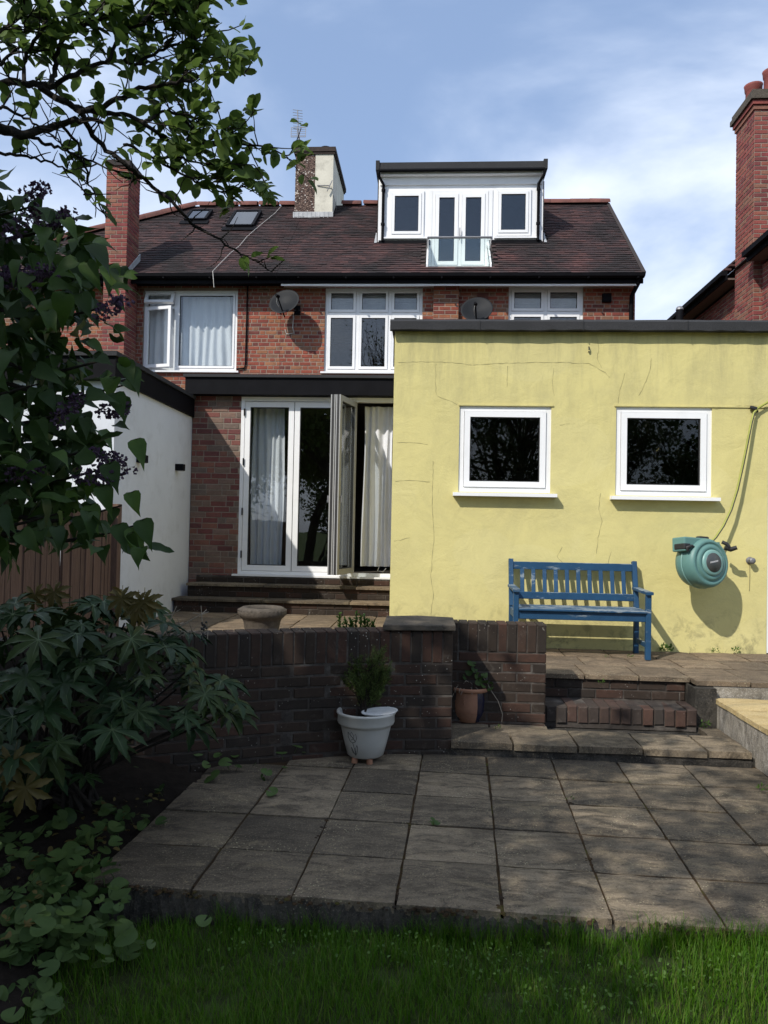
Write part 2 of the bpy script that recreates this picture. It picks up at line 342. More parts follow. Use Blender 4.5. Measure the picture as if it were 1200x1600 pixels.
MAT['needle'] = leafm('needle foliage', [(.055, .095, .022), (.080, .12, .026), (.11, .14, .032)], 'island', .6, .2, .2)
MAT['grass'] = leafm('grass blade', [(.038, .115, .004), (.062, .165, .006), (.105, .215, .012), (.052, .145, .005), (.15, .17, .04)], 'island', .55, .2, .4)
MAT['lilac_fl'] = leafm('purple lilac floret', [(.050, .026, .055), (.085, .050, .095), (.14, .095, .15)], 'island', .7, .2, .2)
MAT['hedge_i'] = leafm('hedge leaf', [(.03, .06, .015), (.05, .09, .022), (.06, .10, .03)], 'island', .5, .3, .3)
MAT['pot_white'] = simple('white glaze', (.45, .44, .40), .3, .5, .06, 6, .05, 30, dirt=((.42, .41, .36), .35))
MAT['pot_terra'] = simple('terracotta', (.34, .17, .10), .75, .3, .2, 9, .2, 60, dirt=((.18, .10, .07), .5))
MAT['pot_blue'] = simple('dark blue glaze', (.008, .010, .03), .2, .6, .3, 9)
MAT['ink'] = simple('black line drawing', (.03, .03, .03), .5)
MAT['stone'] = simple('weathered cast stone', (.095, .080, .064), .9, .2, .35, 22, .9, 70, dirt=((.08, .07, .06), .7))
MAT['saucer'] = simple('flaked white saucer', (.70, .70, .68), .5, .4, .1, 8, .3, 40, dirt=((.12, .11, .10), .9))
MAT['reel'] = simple('teal plastic', (.10, .215, .195), .48, .5, .08, 5)
MAT['reel_l'] = simple('light teal plastic', (.17, .32, .29), .4, .5, .08, 5)
MAT['reel_badge'] = simple('dark badge', (.05, .055, .055), .4)
MAT['badge_txt'] = simple('silver lettering', (.5, .5, .5), .4)
MAT['hose'] = simple('yellow green hose', (.30, .315, .06), .5, .4)
MAT['red_pot'] = simple('red clay chimney pot', (.22, .06, .05), .7, .3, .2, 6, dirt=((.06, .04, .04), .6))
MAT['crack'] = simple('dirty crack', (.33, .295, .15), .95, .1, .4, 30)

# ------------------------------------------------------------------ brick tools
def brick_mesh(l, h, d, j=0, c=.004):
    """front face towards -Y, centred on the front plane; chamfered arrises"""
    b = MB(); x, z = l/2, h/2; jj = lambda: U(-j, j)
    fr = [(-x+c+jj(), 0, -z+c+jj()), (x-c+jj(), 0, -z+c+jj()), (x-c+jj(), 0, z-c+jj()), (-x+c+jj(), 0, z-c+jj())]
    md = [(-x, c, -z), (x, c, -z), (x, c, z), (-x, c, z)]; bk = [(-x, d, -z), (x, d, -z), (x, d, z), (-x, d, z)]
    b.add(fr+md+bk, [(0, 1, 2, 3)]+[(4+i, 4+(i+1) % 4, (i+1) % 4, i) for i in range(4)]+[(8+i, 8+(i+1) % 4, 4+(i+1) % 4, 4+i) for i in range(4)])
    return b
_BM = {}
def bmesh_for(l, h, d, mat, v=3, j=.0015, c=.004):
    k = (round(l, 3), round(h, 3), round(d, 3), mat, random.randrange(v))
    if k not in _BM:
        m = brick_mesh(l, h, d, j, c).mesh('brick'); m.materials.append(MAT[mat]); _BM[k] = m
    return _BM[k]
def bond_row(x0, x1, off, seq, gap):
    """spans of bricks in one course"""
    out = []; x = x0-off; i = 0
    while x < x1:
        l = seq[i % len(seq)]; a, b = max(x, x0), min(x+l, x1)
        if b-a > .025: out.append((a, b))
        x += l+gap; i += 1
    return out
def cut(spans, z0, z1, holes):
    res = []
    for a, b in spans:
        segs = [(a, b)]
        for hx0, hx1, hz0, hz1 in holes:
            if z1 > hz0+.02 and z0 < hz1-.02:
                ns = []
                for p, q in segs:
                    if q <= hx0 or p >= hx1: ns.append((p, q)); continue
                    if hx0-p > .03: ns.append((p, hx0))
                    if q-hx1 > .03: ns.append((hx1, q))
                segs = ns
        res += segs
    return res
FLEM = [.215, .1025]; STR = [.215]
def brick_face(mb, o, u, length, z0, z1, holes=(), seq=FLEM, pitch=.076, gap=.011, proud=.006, nrm=None, phase=.0):
    """joined brickwork on a vertical face: o start (x,y), u unit (x,y) along the face, outward normal nrm"""
    u = Vector((u[0], u[1], 0)); n = Vector((nrm[0], nrm[1], 0)); O = Vector((o[0], o[1], 0)); r = 0; z = z0
    while z < z1-.02:
        h = min(pitch-gap, z1-z); offs = ((0, .168, .03, .20)[r % 4]+phase) % .3395 if seq is FLEM else (0, .113)[r % 2]
        for a, b in cut(bond_row(0, length, offs, seq, gap), z, z+h, holes):
            p = proud+U(-.002, .002); A = O+u*a; B = O+u*b; zz = Vector((0, 0, z)); hh = Vector((0, 0, h))
            c = .004
            v = [A+n*p+zz+u*c+Vector((0, 0, c)), B+n*p+zz-u*c+Vector((0, 0, c)), B+n*p+zz+hh-u*c-Vector((0, 0, c)), A+n*p+zz+hh+u*c-Vector((0, 0, c)), A+zz-n*.01, B+zz-n*.01, B+zz+hh-n*.01, A+zz+hh-n*.01]
            mb.add(v, [(0, 1, 2, 3), (4, 5, 1, 0), (5, 6, 2, 1), (6, 7, 3, 2), (7, 4, 0, 3)])
        z += pitch; r += 1
    return mb
def wall_holes(x0, x1, z0, z1, y0, y1, holes, mb=None):
    mb = mb or MB(); xs = sorted({x0, x1, *[h[0] for h in holes], *[h[1] for h in holes]}); zs = sorted({z0, z1, *[h[2] for h in holes], *[h[3] for h in holes]})
    xs = [x for x in xs if x0 <= x <= x1]; zs = [z for z in zs if z0 <= z <= z1]
    for i in range(len(xs)-1):
        run = None
        for j in range(len(zs)-1):
            cx, cz = (xs[i]+xs[i+1])/2, (zs[j]+zs[j+1])/2
            solid = not any(h[0] < cx < h[1] and h[2] < cz < h[3] for h in holes)
            if solid and run is None: run = zs[j]
            if not solid and run is not None: mb.box(xs[i], xs[i+1], y0, y1, run, zs[j]); run = None
        if run is not None: mb.box(xs[i], xs[i+1], y0, y1, run, zs[-1])
    return mb
def frame_rect(mb, x0, x1, z0, z1, y0, y1, w):
    mb.box(x0, x1, y0, y1, z0, z0+w); mb.box(x0, x1, y0, y1, z1-w, z1); mb.box(x0, x0+w, y0, y1, z0+w, z1-w); mb.box(x1-w, x1, y0, y1, z0+w, z1-w); return mb
def window(parent, x0, x1, z0, z1, Y, xs=(), zs=(), fw=.05, sash=.045, sill=True, name='window', rec=.06, skip=(), over=.06, silld=.08, gm='glass'):
    """casement window: outer frame, a sash and a pane in every light"""
    X = [x0, *xs, x1]; Zs = [z0, *zs, z1]
    b = MB(); frame_rect(b, x0, x1, z0, z1, Y+rec-.02, Y+rec+.05, fw)
    for x in xs: b.box(x-fw*.55, x+fw*.55, Y+rec-.019, Y+rec+.049, z0+fw, z1-fw)
    for z in zs:
        for i in range(len(X)-1):
            b.box(X[i]+(fw if i == 0 else fw*.55), X[i+1]-(fw if i == len(X)-2 else fw*.55), Y+rec-.018, Y+rec+.048, z-fw*.5, z+fw*.5)
    fr = b.build(name, MAT['upvc'], parent)
    for i in range(len(X)-1):
        for j in range(len(Zs)-1):
            if (i, j) in skip: continue
            a0 = X[i]+(fw if i == 0 else fw*.55)+.004; a1 = X[i+1]-(fw if i == len(X)-2 else fw*.55)-.004
            c0 = Zs[j]+(fw if j == 0 else fw*.5)+.004; c1 = Zs[j+1]-(fw if j == len(Zs)-2 else fw*.5)-.004
            s = MB(); frame_rect(s, a0, a1, c0, c1, Y+rec-.034, Y+rec+.03, sash); s.build('sash', MAT['upvc'], fr)
            g = MB(); frame_rect(g, a0+sash, a1-sash, c0+sash, c1-sash, Y+rec-.022, Y+rec+.01, .008); g.build('seal', MAT['rubber'], fr)
            p = MB(); p.box(a0+sash-.004, a1-sash+.004, Y+rec-.006, Y+rec-.002, c0+sash-.004, c1-sash+.004); p.build('pane', MAT[gm], fr)
    if sill:
        s = MB(); s.add([(x0-over, Y-silld, z0-.045), (x1+over, Y-silld, z0-.045), (x1+over, Y+.08, z0-.045), (x0-over, Y+.08, z0-.045),
                         (x0-over, Y-silld, z0-.012), (x1+over, Y-silld, z0-.012), (x1+over, Y+.08, z0-.002), (x0-over, Y+.08, z0-.002)],
                        [(0, 3, 2, 1), (4, 5, 6, 7), (0, 1, 5, 4), (1, 2, 6, 5), (2, 3, 7, 6), (3, 0, 4, 7)]); s.build('sill', MAT['upvc'], fr)
    return fr
def curtain(parent, x0, x1, z0, z1, Y, waves, amp=.03, name='curtain', gather=None, seed=0):
    rs = random.Random(seed); n = waves*8; m = 14; b = MB(); vs = []; ph = [rs.uniform(0, 6) for _ in range(4)]
    for j in range(m+1):
        t = j/m; z = z1+(z0-z1)*t
        for i in range(n+1):
            s = i/n
            g = 1 if gather is None else 1+(gather-1)*math.sin(math.pi*min(1, t*1.0))*.6
            x = x0+(x1-x0)*(s-.5)*g+(x1-x0)*.5+.012*math.sin(5*t+ph[0]+s*9)
            y = Y+amp*(.4+.6*t)*math.sin(2*math.pi*waves*s+ph[1]+.7*math.sin(3*t+s*7+ph[2]))+.012*math.sin(11*s+4*t)
            vs.append((x, y, z))
    b.add(vs, [(j*(n+1)+i, j*(n+1)+i+1, (j+1)*(n+1)+i+1, (j+1)*(n+1)+i) for j in range(m) for i in range(n)], True)
    return b.build(name, MAT['curtain'], parent, fix=False)

# ================================================================== THE SETTING
TZ = 0.43                                            # terrace level
g = MB(); N = 24
g.box(-300, 300, -300, 300, -.6, -.42); tag(g.build('ground', simple('ground turf', (.05, .075, .02), .95, .1, .4, 3, .5, 40)), kind='structure')

def lawn_z(x, y): return -.185+.042*min(max(x+1.4, 0), 3)+.012*math.sin(3.1*x+1.3*y)+.01*math.sin(7*x-5*y)
g = MB(); nx, ny = 40, 30; vs = []
for j in range(ny+1):
    for i in range(nx+1):
        x = -6+10*i/nx; y = -4+7.7*j/ny; vs.append((x, y, lawn_z(x, y)))
g.add(vs, [(j*(nx+1)+i, j*(nx+1)+i+1, (j+1)*(nx+1)+i+1, (j+1)*(nx+1)+i) for j in range(ny) for i in range(nx)], True)
lawn = tag(g.build('lawn', simple('lawn soil', (.032, .042, .014), .95, .1, .5, 20, .6, 80), fix=False), kind='structure')

# flower bed left of the patio
g = MB(); nx, ny = 30, 40; vs = []
for j in range(ny+1):
    for i in range(nx+1):
        x = -4.2+2.78*i/nx; y = 2.2+2.6*j/ny; e = min(1, (nx-i)/5)-.6*max(0, (3.4-y))
        vs.append((x, y, -.10+.12*e+.10*max(0, (y-3.2))/1.6+U(-.02, .02)))
g.add(vs, [(j*(nx+1)+i, j*(nx+1)+i+1, (j+1)*(nx+1)+i+1, (j+1)*(nx+1)+i) for j in range(ny) for i in range(nx)], True)
bed = tag(g.build('flower_bed', MAT['soil'], fix=False), kind='structure')

def slab_mesh(w, d, t, mat, j=.004, c=.008, n=6):
    """riven slab: uneven top grid, chipped edges, top at z=0"""
    b = MB(); vs = []
    for k in range(n+1):
        for i in range(n+1):
            u, v = i/n, k/n; ed = min(u, 1-u, v, 1-v)
            x = (u-.5)*w; y = (v-.5)*d
            if ed == 0: x += (-1 if u == 1 else 1 if u == 0 else 0)*U(0, j); y += (-1 if v == 1 else 1 if v == 0 else 0)*U(0, j)
            z = U(-.0018, .0018)-(c*U(.5, 1) if ed == 0 else 0)
            vs.append((x, y, z))
    b.add(vs, [(k*(n+1)+i, k*(n+1)+i+1, (k+1)*(n+1)+i+1, (k+1)*(n+1)+i) for k in range(n) for i in range(n)], False)
    ring = [i for i in range(n+1)]+[k*(n+1)+n for k in range(1, n+1)]+[n*(n+1)+i for i in range(n-1, -1, -1)]+[k*(n+1) for k in range(n-1, 0, -1)]
    top = [vs[i] for i in ring]; m = len(top)
    b.add(top+[(p[0], p[1], -t) for p in top], [((i+1) % m, i, m+i, m+(i+1) % m) for i in range(m)])
    me = b.mesh('paving_slab'); me.materials.append(mat); return me
_SM = {}
def slab_put(parent, cx, cy, z, w, d, mat, t=.045, ang=0.0, tilt=.004):
    w, d = round(w, 3), round(d, 3); k = (round(w, 2), round(d, 2), mat, random.randrange(3))
    if k not in _SM: _SM[k] = slab_mesh(w, d, t, MAT[mat])
    m = Matrix.Translation((cx, cy, z+U(-.003, .003))) @ Euler((U(-tilt, tilt), U(-tilt, tilt), ang+random.choice((0, 0, math.pi if abs(w-d) > 0 else 0)))).to_matrix().to_4x4()
    return put('paving_slab', _SM[k], parent, mtx=m)

# ---- lower patio
GA = rad(-2.45); GO = Vector((-.044, 5.058, 0))
def gp(c, k): x, y = c*.45, -k*.45; return Vector((GO.x+x*math.cos(GA)-y*math.sin(GA), GO.y+x*math.sin(GA)+y*math.cos(GA), 0))
b = MB(); q = [gp(-3.0, 3.88), gp(5.3, 3.88), gp(5.3, -1.3), gp(-3.0, -1.3)]
b.prism([p+Vector((0, 0, -.012)) for p in q], (0, 0, -.3)); patio = tag(b.build('patio', MAT['joint']), kind='structure')
cols = [-3.07, -2, -1, 0, 1, 2, 3, 4, 5.1]
for i in range(len(cols)-1):
    for k0, k1 in ((-1.0, 0), (0, 1), (1, 2), (2, 3), (3, 4)):
        if i == 0 and k0 < 0: continue
        c0, c1 = cols[i], cols[i+1]; p = gp((c0+c1)/2+U(-.008, .008), (k0+k1)/2)
        slab_put(patio, p.x, p.y, 0, (c1-c0)*.45-U(.006, .011), (k1-k0)*.45-U(.010, .015), 'slab', .05, GA+U(-.008, .008))
# rough concrete edge under the slabs
b = MB(); n = 170; vs = []
for j in range(4):
    for i in range(n+1):
        p = gp(-3.09+8.3*i/n, 4.0); bulge = U(-.006, .020)*(1 if j else .6)
        vs.append((p.x, p.y-bulge+(.012 if j == 0 else 0), (-.020+U(-.016, .006) if j == 0 else -.03-.08*j+U(-.01, .01))))
b.add(vs, [(j*(n+1)+i, (j+1)*(n+1)+i, (j+1)*(n+1)+i+1, j*(n+1)+i+1) for j in range(3) for i in range(n)])
b.build('concrete_edge', MAT['concrete'], patio, fix=False)
b = MB(); vs = []
for j in range(3):
    for i in range(n+1):
        p = gp(-3.055+U(0, .02), 4.0-4.3*i/n); vs.append((p.x-.01*j, p.y, -.045-.1*j))
b.add(vs, [(j*(n+1)+i, j*(n+1)+i+1, (j+1)*(n+1)+i+1, (j+1)*(n+1)+i) for j in range(2) for i in range(n)]); b.build('concrete_edge', MAT['concrete'], patio, fix=False)
# moss tufts in the joints
b = MB()
def moss(p, r):
    b.lathe([(r, 0), (r*.9, r*.3), (r*.5, r*.55), (.0005, r*.6)], 7, Matrix.Translation(p) @ Euler((U(-.2, .2), U(-.2, .2), U(0, 6))).to_matrix().to_4x4())
for px, py in ((505, 1290), (497, 1305), (510, 1280), (620, 1395), (624, 1388), (783, 1415), (780, 1400), (786, 1420), (672, 1203), (680, 1204), (763, 1203), (761, 1206), (889, 1252), (893, 1246), (925, 1350), (918, 1340), (452, 1400), (455, 1396), (640, 1284), (160, 1372), (190, 1372), (176, 1374)):
    p = onz(px, py, 0)
    for _ in range(4): moss((p.x+U(-.014, .014), p.y+U(-.02, .02), -.012), U(.007, .016))
for _ in range(420):      # crust of moss and dirt along the front edge
    c = U(-3.0, 5.0); p = gp(c, 4.0); 
    if math.sin(c*5.1)+math.sin(c*2.3+1) > U(-1.2, 1.6): moss((p.x, p.y-U(-.006, .010), -U(.006, .035)), U(.005, .013))
for _ in range(260):      # and in the joints
    c = random.choice(cols[1:-1]); p = gp(c+U(-.008, .008), U(-.9, 4)); moss((p.x, p.y, -.014), U(.004, .009))
b.build('moss', MAT['joint'], patio, 'stuff')

# ---- ledge slabs in front of the steps
b = MB(); b.box(.10, 2.26, 5.452, 6.7, -.1, .052); ledge = tag(b.build('ledge_step', MAT['concrete'], None), kind='structure')
for x0, x1 in ((.17, .60), (.61, 1.05), (1.06, 1.50), (1.51, 1.94), (1.95, 2.24)):
    slab_put(ledge, (x0+x1)/2, 5.43+.21, .10, x1-x0, .43, 'slab', .05, U(-.01, .01), .006)
for x0, x1 in ((.17, .47), (.48, .915), (2.10, 2.25)):
    slab_put(ledge, (x0+x1)/2, 5.875, .10, x1-x0, .42, 'slab', .05, U(-.01, .01), .004)
n = 40; b = MB(); vs = []
for j in range(4):
    for i in range(n+1): vs.append((.17+2.07*i/n, 5.447-U(0, .012)-.004*j+(.03*max(0, i/n-.75) if j == 0 else 0), .052-.03*j))
b.add(vs, [(j*(n+1)+i, (j+1)*(n+1)+i, (j+1)*(n+1)+i+1, j*(n+1)+i+1) for j in range(3) for i in range(n)]); b.build('rough_riser', MAT['concrete'], ledge, fix=False)

# ---- terrace
b = MB(); b.prism([(-3.4, 4.55, TZ-.05), (-1.3, 5.2, TZ-.05), (.1, 5.66, TZ-.05), (.1, 6.18, TZ-.05), (.92, 6.18, TZ-.05), (.92, 6.44, TZ-.05), (2.12, 6.44, TZ-.05), (2.12, 6.27, TZ-.05), (4.6, 6.27, TZ-.05), (4.6, 7.8, TZ-.05), (-.35, 7.8, TZ-.05), (-.35, 10.6, TZ-.05), (-3.4, 10.6, TZ-.05)], (0, 0, -.6))
terrace = tag(b.build('terrace', MAT['joint']), kind='structure')
x = -3.39; row = 0
for iy in range(10):
    y = 5.75+iy*.452
    for ix in range(7):
        x = -3.39+ix*.452
        if y > 7.3 and x+.45 > -.42:
            if x+.2 > -.42: continue
        if y < 6.2 and x > -.6: continue
        slab_put(terrace, x+.22, y+.22, TZ+(.02 if y > 7.3 else 0), .442, .442, 'slab_t', .04)
for ix, (x0, x1) in enumerate(((.93, 1.28), (1.29, 1.72), (1.73, 2.13), (2.14, 2.56), (2.57, 2.99), (3.0, 3.42), (3.43, 3.86))):
    y0 = 6.37 if x1 < 2.14 else 6.25
    slab_put(terrace, (x0+x1)/2, (y0+6.83)/2, TZ+.0, x1-x0, 6.83-y0, 'slab_t', .042, 0, .006)
    slab_put(terrace, (x0+x1)/2+.1, (6.84+7.29)/2, TZ, x1-x0, .44, 'slab_t', .042)
    slab_put(terrace, (x0+x1)/2, (7.3+7.74)/2, TZ+.004, x1-x0, .44, 'slab_t', .042)
for x0, x1 in ((-.35, .08), (.09, .5), (.51, .92)):
    for y0 in (6.2, 6.65, 7.1): slab_put(terrace, (x0+x1)/2, y0+.22, TZ, x1-x0, .44, 'slab_t', .042)
# weathered concrete block and lime washed riser beside the plinth
b = MB(); b.box(2.105, 2.27, 6.17, 6.5, .05, TZ-.05); b.build('concrete_block', MAT['concrete'], terrace)
b = MB(); b.box(2.275, 4.5, 6.235, 6.262, .2, TZ-.048); b.build('lime_riser', MAT['concrete_p'], terrace)

# ---- brick steps up to the terrace
steps = thing('brick_steps', (1.5, 6.2, .1), 'short flight of worn brick steps between the low wall and buff paved plinth', 'steps')
b = MB(); b.box(.927, 2.087, 6.09, 6.45, .06, .222); b.box(.935, 2.10, 6.408, 6.46, .222, TZ-.045); b.build('mortar', MAT['mortar_dark'], steps)
for i in range(14):
    w = 1.165/14; m = bmesh_for(w-.008, .128, .30, 'brick_step', 4, .004, .008)
    put('brick', m, steps, mtx=Matrix.Translation((.927+w*(i+.5), 6.078+U(-.010, .006), .164+U(-.009, .005))) @ Euler((U(-.03, .01), U(-.025, .025), U(-.025, .025))).to_matrix().to_4x4())
for r in range(2):
    for a, c in bond_row(.935, 2.10, (0, .11)[r], STR, .011):
        put('brick', bmesh_for(c-a, .066, .05, 'brick_wall'), steps, ((a+c)/2, 6.40+U(-.003, .003), .265+.078*r))

# ---- plinth paved in buff sandstone on the right
plinth = thing('paved_plinth', (3.2, 5.0, 0), 'raised concrete plinth topped with sunlit buff slabs right of the steps', 'plinth')
b = MB(); b.box(2.275, 4.6, 2.4, 6.23, -.4, .262); b.build('concrete_wall', MAT['concrete_p'], plinth)
for ix in range(4):
    for iy in range(9):
        x = 2.262+ix*.5; y = 6.225-.425*(iy+1); slab_put(plinth, x+.246, y+.21, .305, .49, .417, 'slab_y', .042)

# ---- curved retaining wall
PW = [(.172, 5.455), (-.20, 5.40), (-.62, 5.30), (-1.02, 5.155), (-1.42, 4.975), (-1.9, 4.74), (-2.6, 4.47), (-3.38, 4.25)]
def path_at(P, s):
    for i in range(len(P)-1):
        a, c = Vector((*P[i], 0)), Vector((*P[i+1], 0)); L = (c-a).length
        if s <= L or i == len(P)-2:
            d = (c-a)/L; return a+d*s, d
        s -= L
WT = .868
rw = thing('retaining_wall', (-.6, 5.3, 0), 'low curved sooty brick garden wall with upright brick capping behind the white pot', 'garden wall')
TL = sum((Vector(PW[i+1])-Vector(PW[i])).length for i in range(len(PW)-1)); b = MB(); pts = []
k = 36
for side in (.0055, .21):
    for i in range(k+1):
        p, d = path_at(PW, TL*i/k); n = Vector((-d.y, d.x, 0)); n = n if n.y > 0 else -n; pts.append(p+n*side)
vs = [(p.x, p.y, z) for z in (-.1, WT-.012) for p in pts]; m = k+1
fs = []
for i in range(k):
    fs += [(i, i+1, 2*m+i+1, 2*m+i), (m+i+1, m+i, 3*m+i, 3*m+i+1), (2*m+i, 2*m+i+1, 3*m+i+1, 3*m+i)]
fs += [(0, 2*m, 3*m, m), (k, m+k, 3*m+k, 2*m+k)]
b.add(vs, fs); b.build('mortar', MAT['mortar_dark'], rw)
def wall_brick(parent, P, s, l, z, h, dep, mat='brick_wall', out=0.0):
    p, d = path_at(P, s+l/2); ang = math.atan2(-d.y, -d.x)
    M_ = Matrix.Translation((p.x, p.y, z+h/2)) @ Euler((U(-.006, .006), U(-.006, .006), ang+U(-.008, .008))).to_matrix().to_4x4() @ Matrix.Translation((0, U(-.003, .003)-out, 0))
    return put('brick', bmesh_for(l, h, dep, mat, 4, .003, .006), parent, mtx=M_)
s = 0.0
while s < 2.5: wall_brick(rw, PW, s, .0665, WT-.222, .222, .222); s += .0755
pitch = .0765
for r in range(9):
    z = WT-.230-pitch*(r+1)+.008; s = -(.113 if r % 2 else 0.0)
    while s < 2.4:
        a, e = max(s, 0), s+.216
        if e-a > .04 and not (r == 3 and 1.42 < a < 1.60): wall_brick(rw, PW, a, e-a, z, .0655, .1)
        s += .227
cp = thing('coping_slab', (-.07, 5.6, WT), 'flat grey stone slab on the corner of the low brick wall', 'coping')
b = MB(); zt = WT+.006
b.prism([(-.325, 5.36, zt), (.19, 5.43, zt), (.185, 5.93, zt), (-.10, 6.0, zt), (-.33, 5.9, zt)], (0, 0, .042)); o = b.build('slab', MAT['stone'], cp)
bv = o.modifiers.new('bevel', 'BEVEL'); bv.width = .008; bv.segments = 2

# ---- second low wall beside the steps
PV = [(.905, 5.95), (.0, 5.95)]
w2 = thing('low_wall', (.45, 6.0, .1), 'shorter brick wall stub between curved wall and bench, beside the steps', 'garden wall')
b = MB(); b.box(.012, .895, 5.9555, 6.155, .05, .862); b.build('mortar', MAT['mortar_dark'], w2)
b = MB(); b.box(-.09, .155, 5.5, 5.955, .05, .852); b.build('return_core', MAT['mortar_dark'], w2)
s = 0
while s < .9: wall_brick(w2, PV, s, .0665, .872-.215, .215, .215); s += .0755
for r in range(8):
    z = .872-.223-pitch*(r+1)+.008; s = -(.113 if r % 2 else 0)
    while s < .88:
        a, e = max(s, 0), min(s+.216, .9)
        if e-a > .04: wall_brick(w2, PV, a, e-a, z, .0655, .216 if a == 0 else .1)
        s += .227
for r in range(11):     # return of the wall, facing right
    z = .872-pitch*(r+1)+.008
    for a, e in bond_row(5.47, 5.945, (0, .113)[r % 2], STR, .011):
        M_ = Matrix.Translation((.168+U(-.002, .002), (a+e)/2, z+.033)) @ Euler((0, 0, math.pi/2)).to_matrix().to_4x4()
        put('brick', bmesh_for(e-a, .0655, .09, 'brick_wall', 4, .003, .006), w2, mtx=M_)

# ---- steps to the folding door
ds = thing('door_steps', (-1.9, 10.2, TZ), 'two long brick steps with worn stone treads below the folding door', 'steps')
b = MB(); b.box(-3.38, -.42, 9.93, 10.6, TZ-.2, .595); b.box(-3.30, -.42, 10.22, 10.6, .595, .775); b.box(-3.26, -.42, 10.47, 10.6, .775, .90); b.build('mortar', MAT['mortar_dark'], ds)
for (x0, x1, y, z0, rows) in ((-3.38, -.43, 9.922, .45, 2), (-3.30, -.43, 10.212, .635, 2), (-3.26, -.43, 10.462, .81, 1)):
    for r in range(rows):
        for a, e in bond_row(x0, x1, (0, .113)[r % 2], STR, .011):
            put('brick', bmesh_for(e-a, .066, .05, 'brick_wall'), ds, ((a+e)/2, y+U(-.002, .002), z0+.033+.0755*r))
for (x0, x1, y0, y1, z) in ((-3.42, -2.2, 9.88, 10.24, .632), (-2.19, -1.05, 9.885, 10.24, .632), (-1.04, -.43, 9.88, 10.24, .630), (-3.31, -2.25, 10.17, 10.48, .808), (-2.24, -1.0, 10.175, 10.48, .808), (-.99, -.43, 10.17, 10.48, .806)):
    slab_put(ds, (x0+x1)/2, (y0+y1)/2, z, x1-x0, y1-y0, 'slab_t' if x0 > -1.5 else 'slab', .036, 0, .001)

# ================================================================== BUILDINGS
YF = 14.6
EY, EZ, RY, RZ = 14.2, 6.42, 17.2, 9.0; SL = (RZ-EZ)/(RY-EY)
RN = Vector((0, -SL, 1)).normalized()
def rp(x, y, off=0.0): return Vector((x, y, EZ+SL*(y-EY)))+RN*off
H1 = (-5.74, -3.86, 4.63, 6.22); H2 = (-2.13, -.24, 4.63, 6.28); H3 = (1.41, 2.82, 4.63, 6.30)
XB = -3.0                                            # party line between the two houses
hB = thing('terraced_house', (.4, YF, 0), 'red brick terraced house with white dormer, seen above the yellow extension', 'house')
hA = thing('terraced_house', (-6, YF, 0), 'neighbouring red brick terraced house on the left with curtained open window', 'house')

def shell(parent, x0, x1, holes, sides):
    b = wall_holes(x0, x1, 0, 6.42, YF, YF+.28, holes)
    b.box(x0, x1, 19.6, 19.9, 0, 6.4)
    for s in sides: b.box(s, s+.25, YF+.28, 19.6, 0, 6.42)
    b.box(x0+.002, x1-.002, YF+.28, 19.6, 4.05, 4.2); b.box(x0+.002, x1-.002, YF+.285, 19.6, 6.43, 6.5)
    w = b.build('wall', MAT['mortar'], parent)
    return w
wB = shell(hB, XB, 3.79, [H2, H3], (3.54, XB+.003)); wA = shell(hA, -9.2, XB-.004, [H1], (-9.2,))
b = MB(); hh = [(h[0]-XB, h[1]-XB, h[2], h[3]) for h in (H2, H3)]
brick_face(b, (XB, YF), (1, 0), 3.79-XB, 3.3, 6.42, hh, FLEM, nrm=(0, -1), phase=(XB+9.2) % .3395); b.build('brickwork', MAT['brick_up'], wB, 'stuff', fix=False)
b = MB(); brick_face(b, (-9.2, YF), (1, 0), XB+9.2, 3.3, 6.42, [(H1[0]+9.2, H1[1]+9.2, H1[2], H1[3])], FLEM, nrm=(0, -1)); b.build('brickwork', MAT['brick_up'], wA, 'stuff', fix=False)
b = MB(); b.box(-.03, .45, YF-.11, YF, 3.6, 6.40); pr = b.build('pier', MAT['mortar'], hB)
b = MB(); brick_face(b, (-.03, YF-.11), (1, 0), .48, 3.6, 6.42, (), STR, nrm=(0, -1)); brick_face(b, (.45, YF-.11), (0, 1), .11, 3.6, 6.42, (), STR, nrm=(1, 0)); b.build('brickwork', MAT['brick_up'], pr, 'stuff', fix=False)
# air vent and small alarm box on the upper wall
b = MB(); b.box(.80, 1.02, YF-.012, YF, 5.95, 6.17)
for i in range(6): b.box(.815+.035*i, .83+.035*i, YF-.022, YF-.012, 5.96, 6.16)
b.build('air_brick', MAT['ridge'], hB)
b = MB(); b.box(3.17, 3.33, YF-.09, YF, 5.98, 6.14); b.box(3.18, 3.32, YF-.10, YF-.09, 5.99, 6.05); b.build('vent_cover', MAT['black'], hB)

